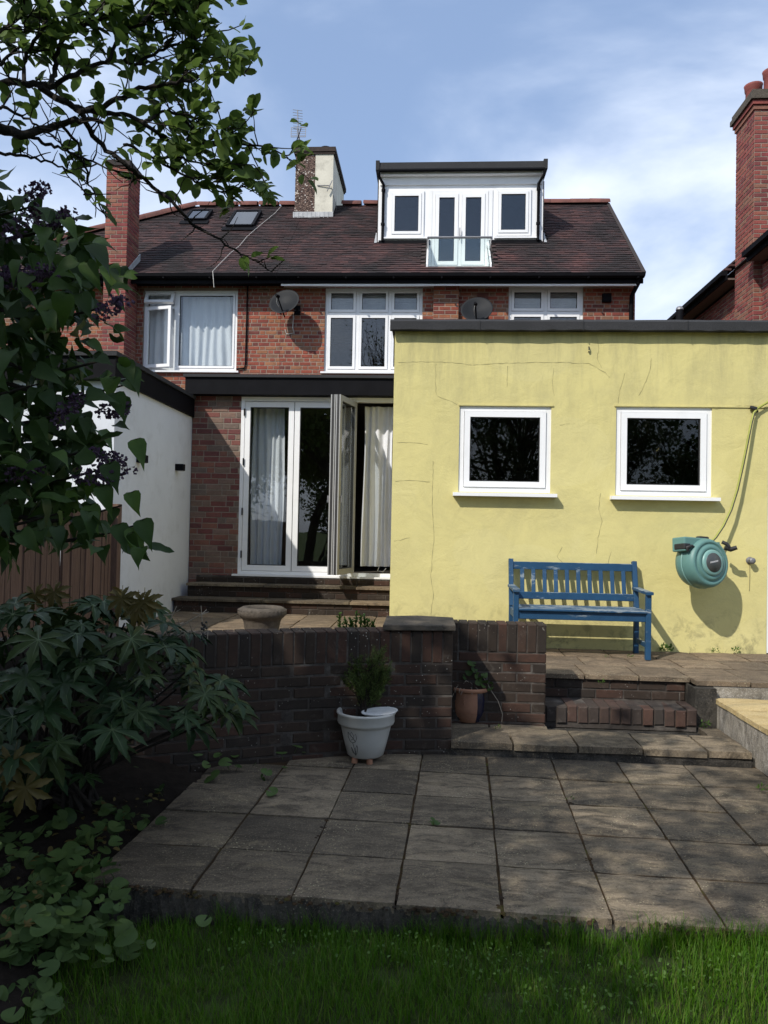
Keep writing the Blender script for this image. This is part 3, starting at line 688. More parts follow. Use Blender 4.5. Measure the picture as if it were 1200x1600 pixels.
# first floor windows
window(hB, *H2, YF, xs=(-1.50, -.87), zs=(5.77,), fw=.055, sash=.05)
window(hB, *H3, YF, xs=(2.115,), zs=(5.80,), fw=.055, sash=.05)
for (x0, x1, z0) in ((-2.06, -.30, 5.86), (1.47, 2.76, 5.5)):
    b = MB()
    for i in range(12):
        z = 6.24-i*.035
        if z < z0: break
        b.box(x0, x1, YF+.17, YF+.19, z-.030, z)
    b.build('blind', MAT['blind'], hB)
w1 = window(hA, *H1, YF, xs=(-5.10,), zs=(), fw=.055, sash=.04, skip=((0, 0),))
def leaf_open(parent, x0, x1, z0, z1, hinge, ang, name='casement'):
    """an opened sash: hinge 'l' swings round its left edge, 't' round its top edge"""
    P0 = Vector((x0, YF+.03, z0)); pts = lambda x, y, z: None
    if hinge == 'l': M_ = Matrix.Translation((x0, YF+.03, 0)) @ Matrix.Rotation(-ang, 4, 'Z') @ Matrix.Translation((-x0, -(YF+.03), 0))
    else: M_ = Matrix.Translation((0, YF+.03, z1)) @ Matrix.Rotation(-ang, 4, 'X') @ Matrix.Translation((0, -(YF+.03), -z1))
    f = MB(); frame_rect(f, x0, x1, z0, z1, YF, YF+.06, .06); f.v = [tuple(M_ @ Vector(p)) for p in f.v]; o = f.build(name, MAT['upvc'], parent)
    p = MB(); p.box(x0+.055, x1-.055, YF+.02, YF+.03, z0+.055, z1-.055); p.v = [tuple(M_ @ Vector(q)) for q in p.v]; p.build('pane', MAT['glass'], parent); return o
leaf_open(w1, -5.70, -5.12, 4.68, 5.88, 'l', rad(14)); leaf_open(w1, -5.70, -5.12, 5.92, 6.19, 't', rad(24))
b = MB(); b.box(-5.69, -5.13, YF+.06, YF+.10, 5.875, 5.925); b.build('transom', MAT['upvc'], w1)
curtain(hA, -5.04, -3.93, 4.66, 6.18, YF+.22, 7, .035, seed=3); curtain(hA, -5.68, -5.12, 4.66, 6.18, YF+.19, 4, .025, seed=5)

# roofs ----------------------------------------------------------------
def hipx(y): return -5.55-(RY-y)*1.48
DX0, DX1, YDm = -1.19, 2.14, 15.35
BX0, BX1, BY0 = -.15, 1.03, 14.42
VEL = ((-4.52, -3.96, 16.08, 16.80), (-5.55, -5.10, 16.40, 16.86))
def roof_tiles(x0, x1, hip=False, skip=()):
    b = MB(); rows = 40; ds = (RY-EY)/rows
    for r in range(rows):
        y = EY-.02+r*ds; x = math.floor((x0+9.2)/.165)*.165-9.2-(.0825 if r % 2 else 0)
        while x < x1:
            a, c = max(x, x0), min(x+.162, x1); x += .165
            if c-a < .004: continue
            if hip and a < hipx(y): continue
            if any(s[0]-.02 < c-.01 and a+.01 < s[1]+.02 and s[2]-.03 < y < s[3] for s in skip): continue
            lift = .024+U(-.003, .004); j = U(-.006, .006); tl = U(-.002, .002)
            p = [rp(a, y+j, lift+tl), rp(c, y+j, lift-tl), rp(c, y+.105, .006), rp(a, y+.105, .006), rp(a, y+j, lift-.014+tl), rp(c, y+j, lift-.014-tl)]
            b.add(p, [(0, 1, 2, 3), (4, 5, 1, 0), (4, 0, 3), (5, 2, 1)])
    return b
def roof_body(parent, x0, x1, front):
    b = MB()
    for (a, c, y0, y1) in front: b.prism([rp(a, y0), rp(c, y0), rp(c, y1), rp(a, y1)], tuple(-RN*.06))
    b.prism([(x0, RY, RZ), (x1, RY, RZ), (x1, 20.2, 6.42), (x0, 20.2, 6.42)], (0, 0, -.06))
    return b
rB = roof_body(hB, XB, 3.84, [(XB, BX0, EY, RY), (BX0, BX1, EY, BY0), (BX1, 3.84, EY, RY)]).build('roof', MAT['tile_under'], hB)
roof_tiles(XB, 3.85, skip=((DX0, DX1, YDm+.06, 18), (BX0, BX1, BY0, 15.6))).build('roof_tiles', MAT['tile'], rB, 'stuff', fix=False)
b = MB(); b.prism([rp(-9.3, EY), rp(XB-.003, EY), rp(XB-.003, RY), rp(-5.6, RY), rp(-9.3, 14.75)], tuple(-RN*.06)); b.prism([(-5.6, RY, RZ), (XB-.003, RY, RZ), (XB-.003, 20.2, 6.42), (-9.3, 20.2, 6.42)], (0, 0, -.06))
b.prism([(-5.6, RY, RZ), (-9.3, 20.2, 6.42), tuple(rp(-9.3, 14.75))], (0, 0, -.06)); rA = b.build('roof', MAT['tile_under'], hA)
roof_tiles(-9.2, XB-.004, True, VEL).build('roof_tiles', MAT['tile'], rA, 'stuff', fix=False)
# ridge tiles
rm = MB(); rm.lathe([(.125, -.225), (.13, -.22), (.125, .215), (.118, .225)], 8, Matrix.Rotation(math.pi/2, 4, 'Y') @ Matrix.Rotation(math.pi, 4, 'Z'), True, -math.pi/2, math.pi/2); rmm = rm.mesh('ridge_tile'); rmm.materials.append(MAT['ridge'])
def ridge_run(parent, a, c):
    a, c = Vector(a), Vector(c); d = c-a; n = max(1, round(d.length/.452)); q = d.normalized()
    up = Vector((0, 0, 1)); y = up.cross(q).normalized(); z = q.cross(y)
    R_ = Matrix((q, y, z)).transposed().to_4x4()
    for i in range(n):
        p = a+d*((i+.5)/n); put('ridge_tile', rmm, parent, mtx=Matrix.Translation(p+Vector((0, 0, U(-.004, .004)-.03))) @ R_ @ Euler((U(-.03, .03), U(-.01, .01), U(-.01, .01))).to_matrix().to_4x4())
ridge_run(rB, (-2.2, RY, RZ+.02), (-1.2, RY, RZ+.02)); ridge_run(rB, (2.14, RY, RZ+.02), (3.86, RY, RZ+.02))
ridge_run(rA, (-5.55, RY, RZ+.02), (-3.15, RY, RZ+.02)); ridge_run(rA, tuple(rp(hipx(15.0), 15.0, .03)), (-5.55, RY, RZ+.03))
# verge strip
b = MB(); b.prism([tuple(rp(3.80, EY-.02, .03)), tuple(rp(3.87, EY-.02, .03)), tuple(rp(3.87, RY, .03)), tuple(rp(3.80, RY, .03))], tuple(-RN*.09)); b.build('verge', MAT['tile_under'], rB)
# eaves
for par, x0, x1 in ((hB, XB+.002, 3.84), (hA, -9.2, XB-.002)):
    b = MB(); b.box(x0, x1, EY+.03, EY+.055, 6.235, 6.41); b.build('fascia', MAT['black'], par)
    b = MB()
    path = [(0, 6.40), (-.012, 6.35), (-.05, 6.322), (-.09, 6.35), (-.102, 6.40), (-.112, 6.40), (-.10, 6.343), (-.05, 6.31), (-.002, 6.343), (.008, 6.40)]
    b.prism([(x0, EY+.02+p[0], p[1]) for p in path], (x1-x0, 0, 0))
    x = x0+.4
    while x < x1: b.box(x, x+.03, EY-.098, EY+.03, 6.30, 6.322); x += .9
    b.build('gutter', MAT['black'], par)
b = MB(); b.box(XB+.06, 3.74, EY+.058, YF-.012, 6.275, 6.30); b.box(XB+.06, 3.74, EY+.0555, EY+.075, 6.20, 6.275); b.build('soffit', MAT['upvc'], hB)
b = MB(); b.box(-9.2, XB, EY+.058, YF-.012, 6.30, 6.33); b.build('soffit', MAT['black'], hA)
b = MB(); b.tube([(3.76, EY, 6.36), (3.76, EY+.02, 6.26), (3.70, YF-.1, 6.08), (3.70, YF-.08, 5.9), (3.70, YF-.08, 3.5)], .04, 8); b.tube([(3.70, YF-.08, 5.2), (3.70, YF-.08, 5.14)], .05, 8); b.build('downpipe', MAT['black'], hB)

# roof windows
for (x0, x1, y0, y1) in VEL:
    m = MB()
    def rbar(a, c, w=.06, h=.07): m.bar(a, c, w, h, RN)
    z = .05; c = [rp(x0, y0, z), rp(x1, y0, z), rp(x1, y1, z), rp(x0, y1, z)]
    for i in range(4): rbar(c[i], c[(i+1) % 4])
    sk = m.build('skylight', MAT['black'], hA)
    m = MB(); m.prism([rp(x0+.02, y0+.02, .07), rp(x1-.02, y0+.02, .07), rp(x1-.02, y1-.02, .07), rp(x0+.02, y1-.02, .07)], tuple(-RN*.01)); m.build('pane', glass('skylight glass', .22, (.25, .28, .3)), sk)
    m = MB(); m.prism([rp(x0-.09, y0-.16, .045), rp(x1+.09, y0-.16, .045), rp(x1+.09, y0, .045), rp(x0-.09, y0, .045)], tuple(-RN*.012)); m.build('flashing', MAT['black'], sk)
# white cable down the roof and dark pipe on the wall
b = MB(); b.tube([rp(*p, .05) for p in ((-3.55, 17.1), (-3.62, 16.7), (-3.78, 16.2), (-3.95, 15.6), (-4.0, 15.2), (-4.1, 14.9), (-4.2, 14.4))]+[Vector((-4.2, 14.02, 6.40)), Vector((-4.18, 14.06, 6.1))], .005, 5); b.build('cable', MAT['cable_w'], hA)
b = MB(); b.tube([(-3.665, YF-.03, 6.3), (-3.67, YF-.03, 4.75), (-3.69, YF-.03, 4.68), (-3.85, YF-.03, 4.66)], .016, 6); b.build('pipe', MAT['black'], hA)

# middle chimney
YC = 16.6; cx0 = at(461, 300, YC).x; cx1 = at(520, 300, YC).x; cm = at(492, 300, YC).x; ct = at(490, 238, YC).z
ch = thing('chimney_stack', ((cx0+cx1)/2, YC, 8.5), 'chimney stack on the roof ridge, half pebbledash and half cream paint', 'chimney')
b = MB(); b.box(cx0, cm, YC, 18.6, 8.0, ct); b.build('pebbledash_half', MAT['pebble'], ch)
b = MB(); b.box(cm+.001, cx1, YC-.006, 18.6, 8.0, ct); b.build('painted_half', MAT['cream'], ch)
b = MB(); b.box(cx0-.05, cx1+.05, YC-.05, 18.65, ct, ct+.10); b.box(cx0-.03, cx1+.03, YC-.03, 18.62, ct-.05, ct-.001); b.build('capping', simple('sooty cap', (.05, .038, .034), .9, .2, .4, 8, .4, 30), ch)
for x in (cx0+.28, cx0+.62):
    b = MB(); b.lathe([(.15, 0), (.15, .1), (.13, .16), (.0005, .19)] if x > cx0+.5 else [(.15, 0), (.155, .05), (.16, .09), (.14, .10), (.0005, .105)], 14, Matrix.Translation((x, YC+.35, ct+.10))); b.build('chimney_pot', MAT['black'], ch)
b = MB(); b.box(cx0-.03, cx1+.02, YC-.03, YC-.006, 8.42, 8.60)
for i in range(9): b.box(cx0-.02+i*.095, cx0+.0+i*.095, YC-.036, YC-.03, 8.43, 8.59)
b.build('lead_flashing', MAT['lead'], ch)
b = MB(); p = at(515, 290, YC-.05); b.tube([p+Vector((-.28, .03, .02)), p, p+Vector((.02, -.05, .0))], .012, 5); b.bar(p+Vector((-.05, -.03, -.14)), p+Vector((.06, -.03, .1)), .03, .012); b.tube([p+Vector((.03, 0, -.02)), p+Vector((.12, .3, -.35)), p+Vector((.1, .5, -.8))], .006, 4); b.build('bracket', MAT['metal_grey'], ch)
# aerial
ax, az = at(468, 230, YC+.15).x, ct+.1
ae = thing('television_aerial', (ax, YC+.15, az), 'thin comb shaped television aerial standing on the middle chimney', 'aerial')
top = at(465, 172, YC+.1); b = MB(); b.tube([(ax, YC+.15, az-.1), (ax-.02, YC+.15, az+.42)], .02, 6); b.build('mast', MAT['metal_grey'], ae)
b = MB(); b0 = Vector((ax-.02, YC+.1, az+.3)); b.tube([b0, top], .012, 5); b.build('boom', MAT['metal_grey'], ae)
for i in range(8):
    c = b0.lerp(top, .3+.1*i); b = MB(); b.tube([c+Vector((-.11, 0, .01)), c+Vector((.11, 0, -.02))], .006, 4); b.build('element', MAT['metal_grey'], ae)
b = MB(); c = b0+Vector((0, -.02, .1))
for s in (-1, 1):
    frame_rect(b, c.x+(.02 if s > 0 else -.17), c.x+(.17 if s > 0 else -.02), c.z-.11, c.z+.11, c.y-.006, c.y+.006, .012)
    for k in range(4): b.box(c.x+(.03 if s > 0 else -.16), c.x+(.16 if s > 0 else -.03), c.y-.004, c.y+.004, c.z-.08+.045*k, c.z-.074+.045*k)
b.build('reflector', MAT['metal_grey'], ae)

# left chimney breast
lc = thing('chimney_stack', (-6.08, 14.0, 0), 'plain red brick chimney breast at far left, half hidden by tree leaves', 'chimney')
b = MB(); b.box(-6.30, -5.868, 14.002, 14.56, 2.0, 8.50); b.build('mortar', MAT['mortar'], lc)
b = MB(); brick_face(b, (-6.30, 14.0), (1, 0), .435, 3.0, 8.42, (), STR, nrm=(0, -1)); b.build('front_brickwork', MAT['brick_chim'], lc, 'stuff', fix=False)
b = MB(); brick_face(b, (-5.866, 14.0), (0, 1), .56, 3.0, 8.42, (), STR, nrm=(1, 0)); b.build('side_brickwork', MAT['brick_chim'], lc, 'stuff', fix=False)
b = MB(); b.box(-6.33, -5.84, 13.97, 14.59, 8.42, 8.53); b.build('capping', MAT['tile_under'], lc)
b = MB(); b.prism([(-5.855, 13.97, 6.40), (-5.855, 14.60, 6.94), (-5.855, 14.60, 6.80), (-5.855, 13.97, 6.30)], (.02, 0, 0)); b.build('lead_flashing', MAT['lead'], lc)

# dormer ---------------------------------------------------------------
D = lambda x, y: at(x, y, YDm)
dz1 = D(720, 262).z; dzb = D(720, 376).z
wl = (D(609, 298).x, D(663, 298).x, D(636, 373).z+.03, D(636, 299).z); wr = (D(775, 295).x, D(830, 295).x, D(800, 371).z+.03, D(800, 296).z)
dd = (D(676, 300).x, D(763, 300).x, 6.90, D(720, 299).z)
dm = wall_holes(DX0, DX1, dzb-.02, dz1-.12, YDm, YDm+.12, [(wl[0]+.01, wl[1]-.01, wl[2]+.01, wl[3]-.01), (wr[0]+.01, wr[1]-.01, wr[2]+.01, wr[3]-.01), (dd[0]+.01, dd[1]-.01, 0, dd[3]-.01)])
dw = dm.build('dormer', MAT['upvc'], hB)
b = MB(); b.box(DX0-.0, DX0+.1, YDm+.121, 17.4, 7.2, dz1-.1); b.box(DX1-.1, DX1, YDm+.121, 17.4, 7.2, dz1-.1); b.box(DX0+.1, DX1-.1, 17.3, 17.4, 6.5, dz1-.1); b.build('cheek', MAT['tile_under'], dw)
for s, x in ((-1, DX0), (1, DX1)):
    for i in range(14):
        z = 7.3+.1*i; b = MB(); b.box(min(x, x+s*.022), max(x, x+s*.022), YDm+.02, 17.0, z, z+.088); b.build('tile_course', MAT['tile_under'], dw)
b = MB(); ov = .16; b.box(DX0-.05, DX1+.05, YDm-ov, 17.5, dz1-.10, dz1+.02); b.box(DX0-.05, DX1+.05, YDm-ov-.02, YDm-ov, dz1-.13, dz1+.035)
for s in (DX0-.055, DX1-.02): b.prism([(s, YDm-ov-.03, dz1-.12), (s, 17.5, dz1-.1), (s, 17.5, dz1+.06), (s, YDm-ov, dz1+.09), (s, YDm-ov-.05, dz1+.06)], (.075, 0, 0))
b.build('felt_roof', MAT['felt'], dw)
b = MB(); b.tube([(DX0, YDm-ov-.04, dz1-.14), (DX1, YDm-ov-.04, dz1-.14)], .035, 8); b.build('gutter', MAT['black'], dw)
b = MB(); b.box(DX0+.02, DX1-.02, YDm-ov+.02, YDm-.001, dz1-.20, dz1-.135); b.box(DX0+.03, DX1-.03, YDm-.03, YDm-.002, dz1-.36, dz1-.20); b.build('fascia_board', MAT['upvc'], dw)
for x in (DX0+.10, DX1-.10):
    b = MB(); s = 1 if x < 0 else -1; b.tube([(x-s*.09, YDm-ov-.04, dz1-.15), (x-s*.09, YDm-ov-.03, dz1-.24), (x, YDm-.05, dz1-.36), (x, YDm-.05, dzb-.02)], .03, 8)
    for z in (dz1-.5, dzb+.3): b.tube([(x, YDm-.05, z), (x, YDm-.05, z+.05)], .042, 8)
    b.build('downpipe', MAT['black'], dw)
for x0, x1 in ((DX0+.02, dd[0]-.03), (dd[1]+.03, DX1-.02)):
    b = MB(); b.box(x0, x1, YDm-.04, YDm-.003, dzb-.10, dzb+.0); b.build('lead_apron', MAT['black'], dw)
    b = MB(); b.box(x0+.1, x1-.05, YDm-.06, YDm-.001, wl[2]-.045, wl[2]-.015); b.build('sill', MAT['upvc'], dw)
for s, x in ((1, DX0-.12), (-1, DX1-.02)):
    b = MB(); b.prism([rp(x+.05, YDm-.02, .04), rp(x+.10, YDm-.02, .04), rp(x+.10, 15.75, .04), rp(x+.05, 15.75, .04)], tuple(-RN*.01)); b.build('lead_soaker', MAT['lead'], dw)
window(hB, *wl, YDm, fw=.05, sash=.055, sill=False, name='dormer_window', rec=-.01); window(hB, *wr, YDm, fw=.05, sash=.055, sill=False, name='dormer_window', rec=-.01)
fd = window(hB, dd[0], dd[1], dd[2], dd[3], YDm, xs=((dd[0]+dd[1])/2,), fw=.06, sash=.075, sill=False, name='french_door', rec=-.01)
xm = (dd[0]+dd[1])/2; b = MB(); b.bar((xm-.0, YDm-.09, 7.45), (xm-.0, YDm-.09, 7.7), .02, .02); b.bar((xm, YDm-.05, 7.58), (xm, YDm-.09, 7.58), .02, .02); b.build('handle', MAT['metal_grey'], fd)
for x in (dd[0]-.09, dd[1]+.005):
    b = MB(); b.box(x, x+.085, YDm-.02, YDm-.001, 6.9, dd[3]+.02); b.build('pilaster', MAT['upvc'], dw)
# recess of the balcony
b = MB(); b.box(BX0-.02, BX1+.02, BY0, YDm, 6.50, 6.56)
for x in (BX0-.03, BX1): b.prism([(x, BY0-.02, 6.5), (x, YDm-.01, 6.5), (x, YDm-.01, EZ+SL*(YDm-EY)+.05), (x, BY0-.02, EZ+SL*(BY0-EY)+.05)], (.03, 0, 0))
b.build('balcony_recess', MAT['upvc'], dw)
b = MB(); b.box(BX0+.02, BX1-.02, YDm+.02, YDm+.04, 6.5, 6.92); b.build('door_riser', MAT['upvc'], dw)
zr = at(720, 372, BY0+.02).z; bl = tag(MB().box(BX0+.01, BX1-.01, BY0+.01, BY0+.022, 6.57, zr).build('balustrade', MAT['glass_b'], hB), None)
b = MB(); b.tube([(BX0-.02, BY0+.016, zr+.01), (BX1+.03, BY0+.016, zr+.01)], .024, 8); b.build('rail', MAT['metal_grey'], bl)
for x in (BX0-.01, BX1+.02):
    b = MB(); b.tube([(x, BY0+.016, zr), (x, YDm-.02, zr)], .018, 6); b.bar((x, YDm-.05, zr-.08), (x, YDm-.05, zr+.05), .06, .06); b.build('bracket', MAT['upvc'], bl)

# satellite dishes ------------------------------------------------------
def dish(px, py, label, az, el):
    c = at(px, py, YF-.42); t = thing('satellite_dish', (c.x, YF, c.z), label, 'satellite dish', 'satellite dishes on the rear wall')
    n = Vector((math.sin(az)*math.cos(el), -math.cos(az)*math.cos(el), math.sin(el))); q = n.to_track_quat('Z', 'Y').to_matrix().to_4x4()
    M_ = Matrix.Translation(c) @ q; b = MB(); pr_ = [(.0005, -.065), (.1, -.058), (.2, -.037), (.27, -.012), (.30, .0), (.302, .004), (.298, .006), (.26, -.002), (.19, -.027), (.1, -.047), (.0005, -.055)]
    b.lathe(pr_, 28, M_ @ Matrix.Diagonal((1, .93, 1, 1))); b.build('reflector', MAT['dish'], t)
    lnb = c+n*.36+Vector((0, 0, -.14)); bt = c+Vector((0, .02, -.27)); b = MB(); b.tube([bt+n*-.03, lnb], .014, 6); b.build('arm', MAT['black'], t)
    b = MB(); d2 = (c-lnb).normalized(); b.tube([lnb-d2*.05, lnb, lnb+d2*.05, lnb+d2*.055], [.022, .028, .036, .03], 10); b.build('receiver', MAT['black'], t)
    b = MB(); wv = Vector((c.x+.18, YF, c.z-.05)); b.tube([c-n*.06, c-n*.12+Vector((.03, .05, 0)), Vector((wv.x, YF-.16, wv.z)), wv], .02, 6); b.box(wv.x-.06, wv.x+.06, YF-.03, YF-.008, wv.z-.09, wv.z+.09); b.build('bracket', MAT['black'], t)
    b = MB(); b.tube([lnb, lnb+Vector((-.02, .05, -.1)), lnb+Vector((0, .2, -.16))], .006, 4); b.build('receiver_cable', MAT['cable_w'], t); b = MB(); b.tube([Vector((wv.x-.07, YF-.03, wv.z-.1)), Vector((wv.x-.08, YF-.02, wv.z-.35)), Vector((wv.x-.05, YF-.02, wv.z-.45)), Vector((wv.x-.2, YF-.03, wv.z-.47)), Vector((wv.x-.23, YF-.02, wv.z-.38))], .009, 4); b.build('cable', MAT['cable_w'], t)
dish(444, 471, 'dark round satellite dish on brick between the two left windows', rad(-12), rad(24))
dish(745, 483, 'dark satellite dish beside brick pier, rising just behind the yellow roof edge', rad(-8), rad(24))

# ---------------------------------------------------------------- white extension
we = thing('white_extension', (-5.6, 9, TZ), 'white rendered flat roofed extension with black fascia at left', 'extension')
b = MB(); b.box(-8.6, -3.405, 7.93, YF-.02, 0, 3.13); b.build('wall', MAT['white_render'], we)
b = MB(); b.box(-8.7, -3.372, 7.84, YF-.02, 3.12, 3.37); b.build('fascia', MAT['black'], we)
b = MB(); b.box(-8.72, -3.35, 7.81, YF-.025, 3.37, 3.42); b.build('felt_roof', MAT['felt'], we)
for (px, py, lb) in ((276, 731, 'small black box wall light on white wall nearest the brick corner'), (216, 718, 'small black wall light on white wall beside lilac leaves')):
    p = onx(px, py, -3.40); t = thing('wall_light', (-3.405, p.y, p.z), lb, 'wall light', 'lights on the white wall')
    b = MB(); b.box(-3.405, -3.30, p.y-.05, p.y+.05, p.z-.035, p.z+.05); b.build('housing', MAT['black'], t)
    b = MB(); b.box(-3.388, -3.31, p.y-.04, p.y+.04, p.z-.041, p.z-.035); b.build('lens', MAT['metal_grey'], t)

# ---------------------------------------------------------------- brick extension with folding door
YD = 10.55
be = thing('brick_extension', (-1.9, YD, TZ), 'flat roofed brick extension with white folding door and black fascia', 'extension')
b = MB(); b.box(-3.398, -2.70, YD, YD+.28, 0, 3.43); b.box(-2.70, -.43, YD+.1, YD+.28, 0, .90); b.build('wall', MAT['mortar_gf'], be)
wall_gf = be
for r in range(38):
    z = .455+.0785*r
    for a, e in bond_row(-3.396, -2.703, (0, .113, .05, .16)[r % 4], STR if r % 3 else [.215, .1025], .011):
        put('brick', bmesh_for(e-a, .067, .05, 'brick_gf', 3), be, ((a+e)/2, YD-.006+U(-.0025, .0025), z+.034))
for a, e in bond_row(-2.70, -.43, .05, STR, .011): put('brick', bmesh_for(e-a, .067, .05, 'brick_wall'), be, ((a+e)/2, YD+.093, .835))
b = MB(); b.box(-3.46, -.36, YD-.17, YD-.13, 3.425, 3.66); b.box(-3.46, -.36, YD-.13, YD+.3, 3.425, 3.45); b.build('fascia', MAT['black'], be)
b = MB(); b.box(-3.48, -.36, YD-.20, YF-.03, 3.66, 3.70); b.build('felt_roof', MAT['felt'], be)
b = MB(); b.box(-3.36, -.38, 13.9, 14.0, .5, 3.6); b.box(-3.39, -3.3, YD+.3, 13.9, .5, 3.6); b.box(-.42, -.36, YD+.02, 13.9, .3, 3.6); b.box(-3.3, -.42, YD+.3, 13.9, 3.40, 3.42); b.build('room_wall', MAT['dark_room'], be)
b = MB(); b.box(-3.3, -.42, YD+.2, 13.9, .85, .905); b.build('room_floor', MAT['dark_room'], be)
fr = MB(); X0, X1, Z0, Z1 = -2.70, -.44, .955, 3.42
fr.box(X0, X1, YD+.0, YD+.09, Z1-.06, Z1); fr.box(X0, X0+.05, YD, YD+.09, Z0, Z1-.06); fr.box(X1-.03, X1, YD, YD+.09, Z0, Z1-.06); fr.box(X0, X1, YD+.005, YD+.085, Z0-.03, Z0+.015)
fd = fr.build('door_frame', MAT['upvc'], be)
b = MB(); b.box(X0-.06, X1, YD-.09, YD+.1, Z0-.055, Z0-.031); b.build('sill', MAT['upvc'], fd)
def door_leaf(a, c, z0, z1, th=.06, st=.075, handle=None, mat='upvc'):
    a, c = Vector((*a, 0)), Vector((*c, 0)); d = (c-a).normalized(); n = Vector((d.y, -d.x, 0)); b = MB()
    def vb(s0, s1, q0, q1, t=th):
        P = [a+d*s0-n*t/2, a+d*s1-n*t/2, a+d*s1+n*t/2, a+d*s0+n*t/2]; b.prism([(p.x, p.y, q0) for p in P], (0, 0, q1-q0))
    L = (c-a).length; vb(0, st, z0, z1); vb(L-st, L, z0, z1); vb(st, L-st, z0, z0+st); vb(st, L-st, z1-st, z1)
    o = b.build('door_leaf', MAT[mat], be)
    b = MB(); vb(st, st+.01, z0+st, z1-st, th*.7); vb(L-st-.01, L-st, z0+st, z1-st, th*.7); vb(st, L-st, z0+st, z0+st+.01, th*.7); vb(st, L-st, z1-st-.01, z1-st, th*.7); b.build('seal', MAT['rubber'], o)
    b = MB(); vb(st-.003, L-st+.003, z0+st-.003, z1-st+.003, .012); b.build('pane', MAT['glass'], o)
    b = MB(); vb(-.004, 0, z0, z1, th*.5); vb(L, L+.004, z0, z1, th*.5); b.build('edge_seal', MAT['rubber'], o)
    if handle is not None:
        p = a+d*handle; b = MB(); b.bar((p+n*.05)+Vector((0, 0, 2.02)), (p+n*.05)+Vector((0, 0, 1.93)), .018, .018)
        b.bar(p+Vector((0, 0, 2.0)), p+n*.06+Vector((0, 0, 2.0)), .016, .016); b.build('handle', MAT['metal_grey'], o)
    return o
lz0, lz1 = Z0+.02, Z1-.068
door_leaf((-2.645, YD+.035), (-1.947, YD+.035), lz0, lz1); door_leaf((-1.937, YD+.035), (-1.265, YD+.035), lz0, lz1)
door_leaf((-1.245, YD-.0), (-1.315, YD-.63), lz0, lz1, handle=.60, mat='grey_pvc'); door_leaf((-1.245, YD-.64), (-1.085, YD-.01), lz0, lz1, handle=.05, mat='grey_pvc')
for z in (1.15, 1.75, 2.45, 3.15):
    b = MB(); b.tube([(-2.652, YD-.012, z), (-2.652, YD-.012, z+.1)], .011, 6); b.build('hinge', MAT['black'], fd)
b = MB(); b.box(-.485, -.448, YD-.02, YD+.03, Z0, Z1-.06); b.build('seal_strip', MAT['rubber'], fd)
cu = curtain(be, -2.60, -2.13, 1.04, 3.33, YD+.30, 5, .04, seed=11); cu = curtain(be, -.98, -.55, 1.06, 3.33, YD+.22, 4, .045, gather=.9, seed=21)
b = MB(); b.tube([(-.72, YD+.2, 1.06), (-.74, YD+.15, 1.0), (-.66, YD+.12, .99), (-.62, YD+.15, 1.04)], .008, 4); b.build('cord', MAT['cable_w'], be)

# ---------------------------------------------------------------- yellow extension
YW = 7.75
ye = thing('yellow_extension', (1.5, YW, TZ), 'flat roofed extension with cracked yellow painted wall and two square windows', 'extension')
Wn1 = (.27, 1.195, 1.985, 2.86); Wn2 = (1.84, 2.782, 1.975, 2.865)
DR = (3.325, 4.25, 0, 2.72)
b = MB(); X0, X1 = -.405, 4.6
vs = None
wall_holes(X0, X1, .2, 3.62, YW, YW+.25, [Wn1, Wn2, DR], b); b.box(X0, X0+.25, YW+.25, 11.5, .2, 3.62)
yw = b.build('wall', MAT['yellow'], ye)
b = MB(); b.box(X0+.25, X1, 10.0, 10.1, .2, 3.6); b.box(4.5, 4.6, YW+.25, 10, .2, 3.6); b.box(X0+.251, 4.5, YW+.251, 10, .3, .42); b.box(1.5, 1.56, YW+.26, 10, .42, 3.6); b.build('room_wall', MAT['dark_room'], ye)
b = MB(); b.box(X0-.03, X1+.1, YW-.075, 11.5, 3.625, 3.70); b.build('felt_roof', MAT['felt'], ye)
b = MB(); n = 50; vs = []
for i in range(n+1):
    x = X0-.045+(X1-X0+.1)*i/n; dz = U(-.006, .006)
    for y, z in ((YW-.079, 3.603+dz), (YW-.098, 3.615+dz), (YW-.10, 3.70), (YW-.075, 3.725+dz*.5), (YW-.02, 3.72)): vs.append((x, y, z))
b.add(vs, [(i*5+j, (i+1)*5+j, (i+1)*5+j+1, i*5+j+1) for i in range(n) for j in range(4)]); b.add(vs[:5], [(0, 1, 2, 3, 4)]); b.build('felt_edge', MAT['felt'], ye)
b = MB()
for x in (.45, 1.48, 2.5, 3.3): b.box(x, x+.006, YW-.106, YW-.09, 3.61, 3.71)
b.build('felt_seam', MAT['rubber'], ye)
window(ye, *Wn1, YW, fw=.048, sash=.058, rec=.035, over=.055, silld=.10, gm='glass_dark'); window(ye, *Wn2, YW, fw=.048, sash=.058, rec=.035, over=.055, silld=.10, gm='glass_dark')
b = MB(); b.box(3.325, 3.39, YW+.01, YW+.1, .44, 2.72); b.box(4.18, 4.25, YW+.01, YW+.1, .44, 2.72); b.box(3.39, 4.18, YW+.01, YW+.1, 2.65, 2.72); df = b.build('door_frame', MAT['upvc'], ye)
b = MB(); b.box(3.39, 4.18, YW+.04, YW+.09, .46, 2.65); b.build('door_panel', MAT['upvc'], df)
# raised strips above windows, shaped to cast a lintel shadow line
b = MB(); b.box(Wn1[0]-.01, Wn1[1]+.02, YW-.012, YW-.001, 2.862, 2.876); b.box(Wn2[0]-.02, 3.33, YW-.012, YW-.001, 2.868, 2.880); b.build('lintel_strip', MAT['yellow'], yw)
